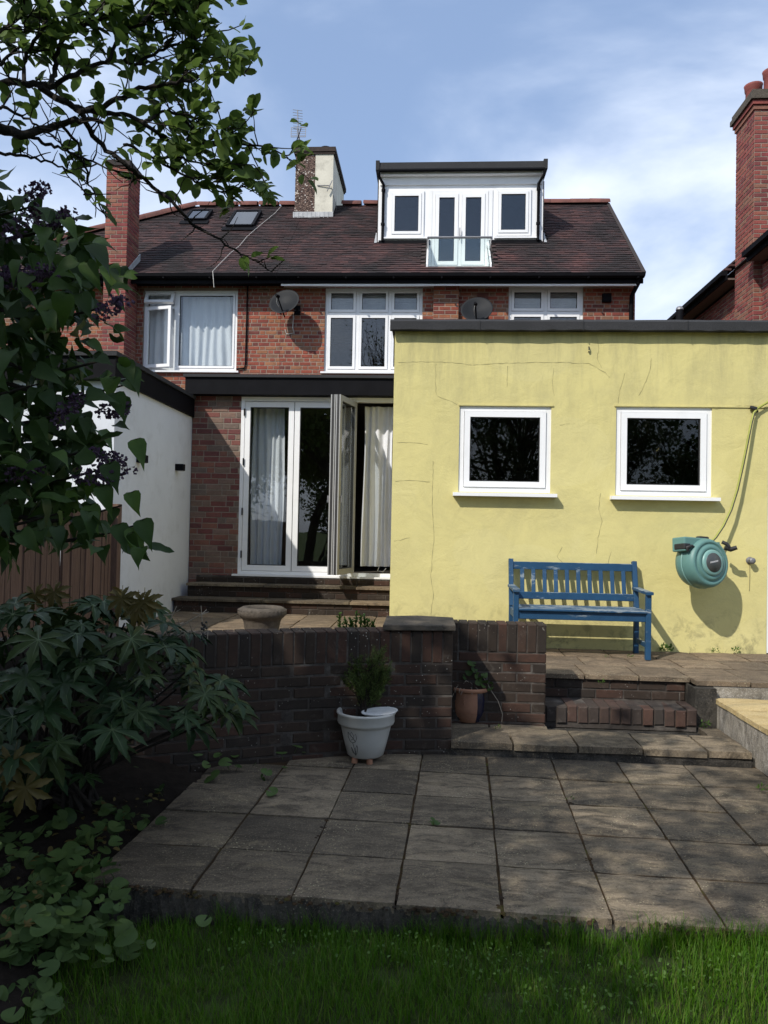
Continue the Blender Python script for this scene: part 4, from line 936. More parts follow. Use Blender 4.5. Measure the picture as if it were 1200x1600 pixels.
# cracks and render scars
CRK = [[(737, 570), (720, 568), (700, 566), (660, 565), (622, 566)], [(740, 570), (800, 567), (860, 566), (920, 568), (932, 574), (945, 582), (953, 590)], [(681, 568), (680, 600), (682, 618), (700, 625), (714, 632)],
       [(976, 584), (972, 600), (968, 610), (966, 630)], [(1018, 560), (1015, 580), (1005, 605), (998, 618)], [(934, 530), (935, 545), (933, 560), (940, 575)], [(938, 770), (935, 795), (941, 815), (934, 840), (932, 865)],
       [(677, 720), (675, 780), (678, 840), (673, 900), (677, 930), (672, 970)], [(619, 692), (640, 691), (668, 694)], [(617, 752), (640, 750), (672, 753)], [(615, 846), (640, 840)], 
       [(878, 855), (870, 870), (880, 880)], [(955, 862), (950, 880), (953, 892)], [(865, 575), (863, 600), (866, 618)], [(793, 572), (792, 605)],
       [(1112, 640), (1150, 634), (1190, 634)], [(1030, 700), (1025, 705)], [(875, 664), (890, 662)]]
for c in CRK:
    b = MB(); P = [at(x, y, YW) for x, y in c]; Q = []
    for i in range(len(P)-1):
        n = max(2, int((P[i+1]-P[i]).length/.03))
        for k in range(n): Q.append(P[i].lerp(P[i+1], k/n)+Vector((U(-.004, .004), 0, U(-.004, .004))))
    Q.append(P[-1])
    for i in range(len(Q)-1):
        d = (Q[i+1]-Q[i]).normalized(); n = Vector((-d.z, 0, d.x)); w0 = .0005+.0014*abs(math.sin(i*.7+c[0][0])); w1_ = .0005+.0014*abs(math.sin((i+1)*.7+c[0][0]))
        fl = lambda v: (v.x, YW-.0025, v.z)
        b.add([fl(Q[i]+n*w0), fl(Q[i]-n*w0), fl(Q[i+1]-n*w1_), fl(Q[i+1]+n*w1_)], [(0, 1, 2, 3)])
    b.build('crack', MAT['crack'], yw, fix=False)
# vent pipe on the flat roof
p = at(1062, 480, 11.0); vp = thing('vent_pipe', (p.x, 11, 3.7), 'short black vent pipe poking above the flat yellow roof', 'vent pipe')
b = MB(); b.tube([(p.x, 11, 3.6), (p.x, 11, p.z-.03)], .05, 10); b.build('pipe', MAT['black'], vp); b = MB(); b.lathe([(.056, 0), (.05, .03), (.03, .05), (.0005, .055)], 10, Matrix.Translation((p.x, 11, p.z-.04))); b.build('cap', MAT['metal_grey'], vp)

# ---------------------------------------------------------------- neighbour on the right
nh = thing('neighbour_house', (6.5, 13, 0), 'neighbouring brick house at right edge with tall chimney and dark eaves', 'house')
NX = 5.42
b = MB(); b.box(NX, 9.5, 8.5, 19, 0, 6.1); b.build('wall', MAT['mortar_gf'], nh)
b = MB(); brick_face(b, (NX, 19), (0, -1), 10.5, 3.6, 6.1, (), FLEM, nrm=(-1, 0)); b.build('brickwork', MAT['brick_chim'], nh, 'stuff', fix=False)
b = MB()
for (y0, y1) in ((8.3, 12.80), (13.72, 19)):
    b.box(NX-.26, NX-.02, y0, y1, 6.13, 6.16)
b.build('soffit', simple('brown soffit', (.13, .09, .075), .8), nh)
b = MB()
for (y0, y1) in ((8.3, 12.82), (13.70, 19)):
    b.box(NX-.29, NX-.262, y0, y1, 6.12, 6.29); b.box(NX-.37, NX-.29, y0, y1, 6.20, 6.28)
b.build('gutter', MAT['black'], nh)
b = MB()
for (y0, y1) in ((8.3, 12.84), (13.69, 19)):
    for r in range(30):
        x = NX-.32+r*.085; z = 6.29+r*.075; b.box(x, x+.12, y0, y1, z, z+.035)
b.prism([(NX-.2, 8.35, 6.26), (8.2, 8.35, 8.6), (8.2, 8.35, 6.2)], (0, 10.6, 0)); b.build('roof', MAT['tile'], nh)
nc = MB(); CX, CY0, CY1 = 5.275, 12.9, 13.66
nc.box(CX, 6.3, CY0, CY1, 0, 8.9); nch = nc.build('chimney', MAT['mortar_gf'], nh)
b = MB(); brick_face(b, (CX, CY0), (1, 0), 1.0, 3.6, 8.72, (), STR, nrm=(0, -1)); brick_face(b, (CX, CY1), (0, -1), CY1-CY0, 3.6, 8.72, (), STR, nrm=(-1, 0))
for i, o_ in enumerate((.025, .05)):
    z = 8.72+.076*i; b.box(CX-o_, 6.3+o_, CY0-o_, CY1+o_, z, z+.066)
b.build('brickwork', MAT['brick_chim'], nch, 'stuff', fix=False)
b = MB(); b.box(CX-.085, 6.38, CY0-.085, CY1+.085, 8.875, 8.96); b.box(CX-.06, 6.36, CY0-.06, CY1+.06, 8.961, 9.04); b.build('capping', MAT['stone'], nch)
for x, y, h in ((5.62, 13.06, .42), (5.47, 13.44, .40)):
    b = MB(); b.lathe([(.13, 0), (.125, h-.12), (.14, h-.1), (.145, h-.03), (.155, h), (.13, h), (.12, h-.1)], 18, Matrix.Translation((x, y, 9.04))); b.build('chimney_pot', MAT['red_pot'], nch)
b = MB(); b.box(CX-.02, CX, CY0, CY1, 6.28, 6.31); b.build('lead_line', MAT['black'], nch)
b = MB()
for i in range(3): b.box(CX+.04+.09*i, CX+.12+.09*i, CY0-.02, CY0-.007, 6.33+.07*i, 6.42+.08*i)
b.build('lead_flashing', simple('bright lead', (.75, .76, .78), .4), nch)

# ================================================================== THINGS
# ---------------------------------------------------------------- bench
bn = thing('garden_bench', (1.41, 7.42, TZ), 'worn blue painted slatted bench against the yellow wall', 'bench')
BL, BR, BF, BB = .805, 2.015, 7.17, 7.58; z0 = TZ+.004; SE = TZ+.43
def part(name, *bars, mat='blue', parent=None):
    b = MB()
    for a in bars: b.bbar(*a)
    return b.build(name, MAT[mat], parent or bn)
for x in (BL, BR):
    b = MB(); b.bbar((x, BB, z0), (x, BB-.005, SE), .045, .055, (0, 1, 0)); b.bbar((x, BB-.005, SE), (x, BB+.105, TZ+.885), .045, .055, (0, 1, 0)); b.build('rear_leg', MAT['blue'], bn)
    part('front_leg', ((x, BF, z0), (x, BF, TZ+.60), .048, .048, (0, 1, 0)))
    part('armrest', ((x, BF-.05, TZ+.615), (x, BB+.04, TZ+.625), .068, .028))
    part('side_rail', ((x, BF+.02, SE-.045), (x, BB-.02, SE-.045), .028, .07)); part('stretcher', ((x, BF+.02, TZ+.13), (x, BB-.01, TZ+.13), .025, .045))
bk = lambda z: BB-.005+.11*(z-SE)/(.885-.43)
part('top_rail', ((BL+.022, bk(TZ+.825), TZ+.825), (BR-.022, bk(TZ+.825), TZ+.825), .03, .075))
part('lower_rail', ((BL+.022, bk(TZ+.535), TZ+.535), (BR-.022, bk(TZ+.535), TZ+.535), .03, .07))
for i in range(10):
    x = BL+.11+(BR-BL-.22)*i/9; part('back_slat', ((x, bk(TZ+.57), TZ+.568), (x, bk(TZ+.79), TZ+.79), .040, .016, (0, 1, 0)))
part('front_rail', ((BL+.024, BF+.005, SE-.042), (BR-.024, BF+.005, SE-.042), .026, .078))
for i in range(4):
    y = BF+.01+.115*i; part('seat_slat', ((BL+(.025 if i in (0, 3) else 0), y, SE+.008), (BR-(.025 if i in (0, 3) else 0), y, SE+.008), .095, .02))

# ---------------------------------------------------------------- hose reel
hc = at(1101, 880, YW-.36)
hr = thing('hose_reel', (hc.x, YW, hc.z), 'teal plastic wall mounted hose reel with yellow hose, right of the bench', 'hose reel')
axd = Vector((.42, -.88, .10)).normalized(); Qm = axd.to_track_quat('Z', 'Y').to_matrix().to_4x4(); M_ = Matrix.Translation(hc) @ Qm
b = MB(); b.lathe([(.0005, -.17), (.17, -.17), (.215, -.15), (.232, -.10), (.235, -.02), (.232, .04), (.215, .075), (.19, .085), (.186, .078), (.17, .078), (.165, .09), (.13, .098), (.127, .092), (.12, .092)], 40, M_); b.build('drum', MAT['reel'], hr)
b = MB(); b.lathe([(.125, .09), (.122, .106), (.105, .112), (.0005, .112)], 32, M_); hub = b.build('hub', MAT['reel_l'], hr)
b = MB(); b.lathe([(.092, .110), (.09, .1155), (.0005, .1155)], 32, M_); b.build('badge', MAT['reel_badge'], hub)
ax = Qm.to_3x3().inverted() @ Vector((1, 0, 0)); ax.z = 0; ax.normalize(); ay = Vector((-ax.y, ax.x, 0))
if (Qm.to_3x3() @ ay).z < 0: ay = -ay
b = MB()
for i in range(7):       # row of small raised letter strokes on the badge
    o_ = M_ @ (ax*(-.042+.014*i)+ay*(.003*(i-3))+Vector((0, 0, .117))); e_ = M_ @ (ax*(-.038+.014*i)+ay*(.003*(i-3)+.016)+Vector((0, 0, .117))); b.bar(o_, e_, .0075, .002, axd)
b.build('lettering', MAT['badge_txt'], hub)
b = MB(); b.lathe([(.238, -.058), (.242, -.055), (.242, -.045), (.238, -.042)], 40, M_); b.build('seam', MAT['reel_l'], hr)
# outlet housing, upper left
hp = lambda x, y, z: M_ @ (ax*x+ay*y+Vector((0, 0, z)))
def ybox(name, x0, x1, y0, y1, za, zb, mat, taper=1.0):
    b = MB(); P = [hp(x0, y0, za), hp(x1, y0*taper, za), hp(x1, y1, za), hp(x0, y1, za), hp(x0, y0, zb), hp(x1, y0*taper, zb), hp(x1, y1, zb), hp(x0, y1, zb)]
    b.add(P, [(0, 3, 2, 1), (4, 5, 6, 7), (0, 1, 5, 4), (1, 2, 6, 5), (2, 3, 7, 6), (3, 0, 4, 7)]); o = b.build(name, MAT[mat], hr); m = o.modifiers.new('bevel', 'BEVEL'); m.width = .012; m.segments = 2; return o
ybox('housing', -.27, .02, .10, .235, -.13, .035, 'reel'); ybox('slot', -.276, -.20, .115, .175, -.10, .04, 'rubber'); ybox('carry_handle', -.02, .10, .225, .262, -.09, -.03, 'rubber')
b = MB(); b.tube([hp(-.24, .10, .045), hp(-.26, .13, .05), hp(-.20, .15, .055), hp(-.17, .14, .05)], [.016, .018, .013, .009], 8); b.build('hose_end', MAT['rubber'], hr)
b = MB(); b.box(hc.x+.16, hc.x+.26, YW-.03, YW-.002, hc.z-.14, hc.z+.20); b.bar((hc.x+.21, YW-.02, hc.z+.16), (hc.x+.08, YW-.32, hc.z+.16), .05, .05); b.bar((hc.x+.21, YW-.02, hc.z-.10), (hc.x+.10, YW-.3, hc.z-.10), .05, .04); b.build('wall_bracket', MAT['reel'], hr)
p = at(1133, 855, YW-.2); b = MB(); b.tube([p, p+Vector((.05, -.01, -.02)), p+Vector((.10, -.03, .0))], [.028, .024, .02], 8); b.tube([p+Vector((-.03, 0, .05)), p+Vector((.01, -.02, .03)), p+Vector((.03, -.02, .0))], .018, 8); b.build('connector', MAT['rubber'], hr)
hpth = [(1110, 848, .16), (1118, 840, .15), (1130, 822, .13), (1142, 797, .115), (1152, 765, .10), (1161, 725, .085), (1168, 690, .075), (1174, 660, .06), (1178, 645, .05), (1184, 638, .045), (1192, 633, .045), (1204, 626, .045), (1230, 612, .045)]
P = [at(x, y, YW-d) for x, y, d in hpth]; b = MB(); b.tube(P, .0115, 8); b.build('hose', MAT['hose'], hr)
b = MB(); b.tube([q+Vector((.006, -.0085, 0)) for q in P[:9]], .0062, 5); b.build('hose_stripe', MAT['rubber'], hr)
p = at(1180, 639, YW-.03); b = MB(); b.tube([p+Vector((-.05, .0, .02)), p+Vector((0, -.01, 0)), p+Vector((.02, .0, -.03))], [.016, .024, .014], 8); b.box(p.x-.01, p.x+.01, YW-.03, YW-.001, p.z-.01, p.z+.02); b.build('hose_clip', MAT['rubber'], hr)
# outside tap stub
p = at(1173, 876, YW-.03); tp = thing('wall_socket_tap', (p.x, YW, p.z), 'small grey round pipe fitting on yellow wall right of hose reel', 'pipe fitting')
b = MB(); Mt = Matrix.Translation((p.x, YW-.001, p.z)) @ Matrix.Rotation(math.pi/2, 4, 'X'); b.lathe([(.036, 0), (.036, .012), (.022, .016), (.022, .05), (.03, .052), (.03, .075), (.012, .08), (.0005, .08)], 16, Mt); b.build('flange', MAT['metal_grey'], tp)
b = MB(); b.box(p.x-.03, p.x+.03, YW-.075, YW-.06, p.z-.006, p.z+.006); b.build('lever', MAT['rubber'], tp)
b = MB(); b.tube([(p.x, YW-.004, p.z-.03), (p.x+.003, YW-.004, p.z-.15), (p.x, YW-.004, p.z-.3)], .003, 4); b.build('drip_wire', MAT['crack'], tp)
# two small fixings left in the render
for px, py in ((921, 543), (920, 550)):
    pass
p = at(920, 545, YW); b = MB(); b.tube([(p.x, YW, p.z+.02), (p.x-.005, YW-.03, p.z+.01), (p.x-.004, YW-.03, p.z-.02)], .006, 5); b.tube([(p.x, YW, p.z-.03), (p.x, YW-.02, p.z-.035)], .008, 5); b.build('hook', MAT['rubber'], ye)

# ---------------------------------------------------------------- leaf tools
def leaf_tpl(kind, dr=.22, fold=.33, tw=0.0):
    b = MB()
    if kind == 'ovate':
        W = [(0, 0), (.17, .12), (.29, .35), (.31, .60), (.21, .84), (0, 1.0)]
    elif kind == 'heart':
        W = [(0, .05), (.17, -.04), (.31, .07), (.34, .26), (.265, .48), (.155, .70), (.06, .90), (0, 1.12)]
    ys = [w[1] for w in W]; mid = []
    for i, (w, y) in enumerate(W):
        droop = -dr*max(0, y)**2
        if i == 0 or i == len(W)-1: mid.append((0, y, droop))
        else: mid.append((0, y, droop))
    vs = list(mid); k = len(W)
    for s in (-1, 1):
        for i in range(1, k-1): vs.append((s*W[i][0], W[i][1], -dr*max(0, W[i][1])**2+fold*W[i][0]-.03*(i % 2)+s*tw*W[i][1]))
    fs = []
    for s in (0, 1):
        o = k+s*(k-2)
        def E_(i): return o+i-1
        t = [(0, 1, E_(1))]+[(i, i+1, E_(i+1), E_(i)) for i in range(1, k-2)]+[(k-2, k-1, E_(k-2))]
        fs += [tuple(reversed(q)) if s == 0 else q for q in t]
    vs = [(x+tw*.4*y*y, y, z) for x, y, z in vs]
    b.add(vs, fs, True); return b
def round_tpl(r=1, seg=14, cup=.18):
    b = MB(); vs = [(0, 0, 0)]; 
    for j, q in enumerate((.5, 1.0)):
        for i in range(seg+1):
            a = -math.pi/2+.22+(2*math.pi-.44)*i/seg; rr = q*(1+.06*math.sin(3*a+j)); vs.append((rr*math.cos(a)*1.05, rr*math.sin(a), cup*q*q+.05*math.sin(2*a+1)*q))
    m = seg+1; fs = [(0, 1+i, 2+i) for i in range(seg)]+[(1+i, 1+m+i, 2+m+i, 2+i) for i in range(seg)]
    b.add(vs, fs, True); b.tube([(0, 0, 0), (0, -.3, -.6), (.05, -.5, -1.5)], .05, 4, False); return b
def fatsia_tpl(seed):
    rs = random.Random(seed); b = MB(); nl = 8; vs = [(0, 0, 0)]; ring = []
    for i in range(nl):
        a = -math.pi/2+math.pi*2*(i+.9)/(nl+.8); L = (.62+.38*math.sin((i+.5)/nl*math.pi))*rs.uniform(.92, 1.06); d = Vector((math.cos(a), math.sin(a), 0)); n = Vector((-d.y, d.x, 0))
        for t, w in ((.30, -.115), (.46, -.135), (.60, -.17), (.66, -.12), (.80, -.12), (.83, -.075), (1.0, 0), (.83, .075), (.80, .12), (.66, .12), (.60, .17), (.46, .135), (.30, .115)):
            p = d*(L*t)+n*(w*L*(1.0)); z = .05*math.sin(t*2.2)-.30*(t*L)**2.2-abs(w)*-.35; vs.append((p.x, p.y, z)); ring.append((i, len(vs)-1, t, w))
        vs.append((d.x*L*.55, d.y*L*.55, -.02+.05*math.sin(1.2)-.30*(.55*L)**2.2))
    fs = []
    for i in range(nl):
        o = 1+i*14; md = o+13
        fs += [(0, o, md), (0, md, o+12)]
        for k in range(12): fs.append((md, o+k, o+k+1)) if not (k+1 == 13) else None
        if i < nl-1: fs.append((0, o+12, 1+(i+1)*14))
    cl_ = rs.uniform(.7, 1.5); vs = [(x, y, z*cl_+.05*math.sin(3*x+seed)) for x, y, z in vs]
    b.add(vs, fs, True); b.nleaf = len(b.f); b.tube([(0, 0, 0), (0, -.25, -.12), (0, -.7, -.45)], .014, 4, False)
    for i in range(nl):
        o = 1+i*14; md = Vector(vs[o+13]); tp = Vector(vs[o+6]); c0 = Vector((0, 0, .004)); sd = Vector((-md.y, md.x, 0)).normalized()*.011; up = Vector((0, 0, .006))
        b.add([c0-sd+up, c0+sd+up, md+sd*.7+up, md-sd*.7+up, md.lerp(tp, .8)+up], [(0, 1, 2, 3), (3, 2, 4)])
    return b
def mesh_of(b, name, mat, vein=None):
    m = b.mesh(name); m.materials.append(mat)
    if vein:
        m.materials.append(vein)
        for q in m.polygons[b.nleaf:]: q.material_index = 1
    return m
def leaf_mtx(p, d, n, s, sx=1.0):
    d = Vector(d).normalized(); n = Vector(n); n = (n-d*n.dot(d))
    n = n.normalized() if n.length > 1e-4 else d.orthogonal().normalized(); x = d.cross(n)
    return Matrix.Translation(p) @ Matrix((x*sx, d, n)).transposed().to_4x4() @ Matrix.Scale(s, 4)
def cloud(name, tpl, mts, mat, parent, kind='stuff'):
    V = np.array(tpl.v); o0 = np.array(org(parent)); allv = np.concatenate([(V @ np.array(m.to_3x3()).T+np.array(m.translation)-o0) for m in mts]); nv = len(V)
    loops = []; tot = []
    for f in tpl.f: tot.append(len(f))
    fl = np.concatenate([np.array(f) for f in tpl.f]); k = len(mts); L = len(fl)
    me = bpy.data.meshes.new(name); me.vertices.add(nv*k); me.vertices.foreach_set('co', allv.astype(np.float32).ravel())
    me.loops.add(L*k); me.loops.foreach_set('vertex_index', (np.tile(fl, k)+np.repeat(np.arange(k)*nv, L)).astype(np.int32))
    nf = len(tot); st = np.concatenate([[0], np.cumsum(tot)[:-1]]); me.polygons.add(nf*k)
    me.polygons.foreach_set('loop_start', (np.tile(st, k)+np.repeat(np.arange(k)*L, nf)).astype(np.int32)); me.polygons.foreach_set('loop_total', np.tile(tot, k).astype(np.int32))
    me.update(calc_edges=True); me.validate(); me.materials.append(mat)
    o = bpy.data.objects.new(name, me); COL.objects.link(o); o.parent = parent; ORG[o.name] = Vector(o0)
    if kind: o['kind'] = kind
    return o
def rdir(z=0.0): 
    a = U(0, 6.283); zz = U(-1, 1); r = math.sqrt(1-zz*zz); v = Vector((r*math.cos(a), r*math.sin(a), zz+z)); return v.normalized()
LT = {'ovate': leaf_tpl('ovate'), 'heart': leaf_tpl('heart')}

# ---------------------------------------------------------------- white pot
pc = onz(567, 1196, 0); PX, PY = pc.x+.005, pc.y+.13
pt = thing('plant_pot', (PX, PY, 0), 'white glazed flowerpot with tulip drawing in front of the curved wall', 'flowerpot')
pf = [(.02, .035), (.11, .035), (.125, .045), (.150, .14), (.172, .235), (.176, .248), (.192, .256), (.197, .27), (.196, .315), (.205, .326), (.203, .338), (.192, .340), (.185, .33), (.175, .29), (.16, .26), (.0005, .255)]
b = MB(); b.lathe(pf, 36, Matrix.Translation((PX, PY, 0))); b.build('body', MAT['pot_white'], pt)
b = MB(); b.lathe([(.174, .275), (.12, .283), (.0005, .287)], 18, Matrix.Translation((PX, PY, 0))); b.build('compost', MAT['soil'], pt)
for a in (-1.2, -2.3, 1.0):
    b = MB(); b.tube([(PX+.10*math.cos(a), PY+.10*math.sin(a), 0), (PX+.10*math.cos(a), PY+.10*math.sin(a), .036)], [.022, .02], 8); b.build('foot', MAT['pot_terra'], pt)
def pot_r(z):
    for i in range(1, 5):
        if pf[i][1] <= z <= pf[i+1][1]: t = (z-pf[i][1])/(pf[i+1][1]-pf[i][1]); return pf[i][0]+(pf[i+1][0]-pf[i][0])*t
    return .17
b = MB(); a0 = -2.02
def pl(pts):
    Q = [];
    for u, v in pts: r = pot_r(v)+.001; a = a0+u/.16; Q.append((PX+r*math.cos(a), PY+r*math.sin(a), v))
    b.tube(Q, .0018, 4)
for cx_, cz in ((-.012, .185),):
    pl([(cx_-.03, cz+.035), (cx_-.034, cz), (cx_-.02, cz-.03), (cx_, cz-.036), (cx_+.022, cz-.028), (cx_+.035, cz), (cx_+.03, cz+.03), (cx_+.015, cz+.015), (cx_, cz+.04), (cx_-.014, cz+.018), (cx_-.03, cz+.035)])
    pl([(cx_+.015, cz+.015), (cx_+.005, cz-.01), (cx_-.012, cz-.02)]); pl([(cx_-.014, cz+.018), (cx_+.01, cz-.005), (cx_+.02, cz-.024)])
pl([(-.012, .15), (-.006, .12), (.0, .09), (.002, .06)]); pl([(.002, .06), (.02, .09), (.026, .12), (.02, .135), (.008, .11), (.002, .06)]); pl([(.0, .065), (-.018, .09), (-.03, .115), (-.028, .09), (-.012, .07)])
b.build('tulip_drawing', MAT['ink'], pt)
sa = thing('broken_saucer', (PX+.13, PY-.02, .33), 'flaked white saucer lying tilted on the rim of the white pot', 'saucer')
b = MB(); Ms = Matrix.Translation((PX+.095, PY-.03, .325)) @ Euler((rad(3), rad(-5), 0)).to_matrix().to_4x4() @ Matrix.Diagonal((1.15, .9, 1, 1)); b.lathe([(.0005, .004), (.085, .004), (.10, .012), (.108, .02), (.11, .018), (.10, .006), (.085, -.003), (.0005, -.003)], 24, Ms); b.build('plate', MAT['saucer'], sa)
cn = thing('potted_shrub', (PX-.02, PY, .285), 'small feathery evergreen shrub growing in the white pot', 'shrub')
b = MB(); nd = []
def spray(p, d, L, depth):
    q = p; n = 5; pts = [p.copy()]; dd_ = d.copy()
    for i in range(n):
        dd_ = (dd_+rdir()*.18+Vector((0, 0, .10))).normalized(); q = q+dd_*L/n; pts.append(q.copy())
        if depth > 0 and i >= 1:
            for _ in range(2): spray(q, (dd_+rdir()*.75).normalized(), L*.48, depth-1)
        if depth < 2:
            for _ in range(7):
                nd.append(leaf_mtx(q-dd_*U(0, L/n), (dd_*.8+rdir()).normalized(), rdir(), U(.014, .024)))
    b.tube(pts, [.005*(depth+.6)/2*(1-.6*i/n) for i in range(n+1)], 4, False)
base = Vector((PX-.015, PY, .28))
for i in range(6): spray(base, Vector((U(-.5, .5), U(-.4, .4), 1)).normalized(), U(.20, .29), 2)
spray(base, Vector((.05, 0, 1)), .34, 2)
b.build('stems', MAT['bark'], cn, fix=False)
nt = MB(); nt.add([(0, 0, 0), (.07, .5, .03), (0, 1, 0), (-.07, .5, .03)], [(0, 1, 2, 3)]); cloud('foliage', nt, nd, MAT['needle'], cn)

# ---------------------------------------------------------------- terracotta and blue pot
pc = onz(734, 1131, .10); QX, QY = pc.x, pc.y+.115
p2 = thing('plant_pot', (QX, QY, .1), 'terracotta and dark blue pot with dead twigs beside the low wall', 'flowerpot')
pf2 = [(.02, .004), (.105, .004), (.115, .012), (.138, .07), (.146, .13), (.144, .19), (.139, .235), (.160, .243), (.164, .258), (.157, .272), (.139, .268), (.132, .235), (.1, .22)]
Mq = Matrix.Translation((QX, QY, .1)); b = MB(); b.lathe(pf2[:7], 36, Mq); b.build('body', MAT['pot_blue'], p2)
b = MB(); b.lathe([(r+.003, z) for r, z in pf2[1:7]], 10, Mq, True, rad(-160), rad(-68)); b.build('terracotta_panel', MAT['pot_terra'], p2)
b = MB(); b.lathe(pf2[6:], 36, Mq); b.build('rim', MAT['pot_terra'], p2)
b = MB(); b.lathe([(.135, .232), (.0005, .237)], 16, Mq); b.build('compost', MAT['soil'], p2)
b = MB()
for z in (.085, .095): b.lathe([(.1435, z-.002), (.147, z), (.1435, z+.002)], 10, Mq, True, rad(-158), rad(-70))
for u in (((-.01, .15), (0, .17), (-.004, .185), (.006, .19)), ((0, .17), (.012, .155), (.008, .14)), ((0, .17), (.01, .178))):
    b.tube([(QX+.150*math.cos(rad(-112)+a/.13), QY+.150*math.sin(rad(-112)+a/.13), .1+z) for a, z in u], .003, 5)
b.build('relief', MAT['pot_terra'], p2)
dt = thing('dead_plant', (QX-.03, QY, .32), 'tangle of pale dead twigs in the terracotta and blue pot', 'plant'); b = MB()
for i in range(38):
    p = Vector((QX-.03+U(-.05, .05), QY+U(-.05, .05), .315)); pts = [p]; d = Vector((U(-.8, .5), U(-.5, .4), U(.6, 1.2))).normalized()
    for k in range(6): d = (d+rdir()*.35+Vector((0, 0, -.10*k))).normalized(); p = p+d*.032; pts.append(p)
    b.tube(pts, .0024, 4, False)
b.build('twigs', MAT['twig'], dt, fix=False)
RT = [mesh_of(round_tpl(cup=c), 'leaf', MAT['leaf_round']) for c in (.08, .2, -.1)]
iv = thing('trailing_weed', (QX+.1, QY, .32), 'green leafy weed hanging over the edge of the terracotta and blue pot', 'weed')
b = MB(); st = [(745, 1040), (752, 1055), (760, 1065), (768, 1080), (778, 1095), (785, 1115), (784, 1128)]; b.tube([at(x, y, QY-.08-.06*i/6) for i, (x, y) in enumerate(st)], .0028, 5); b.build('stem', MAT['twig'], iv)
for px, py, s in ((737, 1036, .035), (762, 1068, .045), (745, 1055, .026), (752, 1060, .024), (757, 1054, .026), (748, 1066, .028), (766, 1074, .032), (733, 1050, .03), (741, 1046, .026), (755, 1070, .028), (726, 1058, .022)):
    put('leaf', random.choice(RT), iv, mtx=leaf_mtx(at(px, py, QY-.10), rdir(-.4), Vector((U(-.6, .4), -.7, .7)), s))

# ---------------------------------------------------------------- stone urn on the terrace
UX, UY = -1.66, 7.5
ur = thing('stone_urn', (UX, UY, TZ), 'weathered round stone planter standing on the terrace behind the curved wall', 'planter')
b = MB(); b.lathe([(.10, .0), (.155, .0), (.162, .03), (.168, .10), (.182, .17), (.196, .20), (.216, .212), (.238, .235), (.243, .262), (.23, .285), (.20, .30), (.165, .30), (.15, .27)], 32, Matrix.Translation((UX, UY, TZ+.02)) @ Matrix.Diagonal((1, 1, 1.14, 1))); b.build('body', MAT['stone'], ur)
b = MB(); b.lathe([(.16, .28), (.0005, .285)], 18, Matrix.Translation((UX, UY, TZ+.055))); b.build('compost', MAT['soil'], ur)
b = MB()
for i in range(34):
    a = 2*math.pi*i/34; c = Vector((UX+.234*math.cos(a), UY+.234*math.sin(a), TZ+.315)); t = Vector((-math.sin(a), math.cos(a), 0)); b.bar(c-t*.016+Vector((0, 0, -.022)), c+t*.016+Vector((0, 0, .022)), .014, .014)
b.build('rope_moulding', MAT['stone'], ur)

# ---------------------------------------------------------------- fence
fe = thing('garden_fence', (-3.38, 6.4, 0), 'brown close boarded wooden fence behind the lilac', 'fence')
bmsh = []
for v in range(3):
    m = MB(); m.prism([(-.012, -.052, 0), (.012, -.052, 0), (.006, .052, 0), (-.006, .052, 0)], (0, 0, 1.62+U(-.01, .01))); q = m.mesh('board'); q.materials.append(MAT['wood']); bmsh.append(q)
y = 7.82
while y > 3.2: put('board', random.choice(bmsh), fe, mtx=Matrix.Translation((-3.365+U(-.003, .003), y, .10+U(-.008, .008))) @ Euler((U(-.004, .004), U(-.01, .01), U(-.06, .06))).to_matrix().to_4x4()); y -= .093
b = MB(); b.box(-3.40, -3.30, 7.84, 7.94, .1, 1.80); b.build('post', MAT['wood'], fe)
for z in (.4, 1.4): b = MB(); b.box(-3.45, -3.39, 3.2, 7.84, z, z+.07); b.build('rail', MAT['wood'], fe)

# ================================================================== PLANTS
OL = LT['ovate']
# ---------------------------------------------------------------- fatsia
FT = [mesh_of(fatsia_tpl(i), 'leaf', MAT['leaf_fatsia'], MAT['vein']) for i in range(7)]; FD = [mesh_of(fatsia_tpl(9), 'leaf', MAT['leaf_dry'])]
fa = thing('fatsia_shrub', (-1.9, 4.0, .05), 'big dark shrub with large hand shaped leaves at left, beside the curved wall', 'shrub')
stm = MB(); fc = Vector((-1.95, 3.95, .1)); nleaf = 0
LIST = []
for i in range(250):
    # points on a dome around the plant's middle
    a = U(0, 2*math.pi); e = math.asin(U(-.15, 1)); r = U(.6, 1.0)
    d = Vector((math.cos(a)*math.cos(e), math.sin(a)*math.cos(e), math.sin(e)))
    if d.y > .75: continue
    p = fc+Vector((d.x*.98, d.y*.78, d.z*1.08))*r+Vector((0, 0, .08))
    LIST.append((p, d))
for px, py, Yv in ((365, 1095, 3.95), (335, 1110, 3.85), (345, 1065, 4.0), (300, 1040, 4.0), (320, 1085, 3.8), (290, 1120, 3.7), (230, 1060, 3.6), (215, 1110, 3.55), (100, 1070, 3.4), (90, 1160, 3.3), (175, 1140, 3.45), (255, 1000, 4.0), (290, 990, 4.2), (180, 1010, 3.7), (120, 990, 3.6), (60, 1000, 3.4), (40, 1060, 3.3), (140, 1040, 3.5), (20, 960, 3.6), (80, 945, 4.0), (150, 950, 4.0), (200, 960, 4.0), (240, 950, 4.2), (20, 1120, 3.25)):
    p = at(px, py, Yv); d = (p-fc).normalized(); LIST.append((p, d))
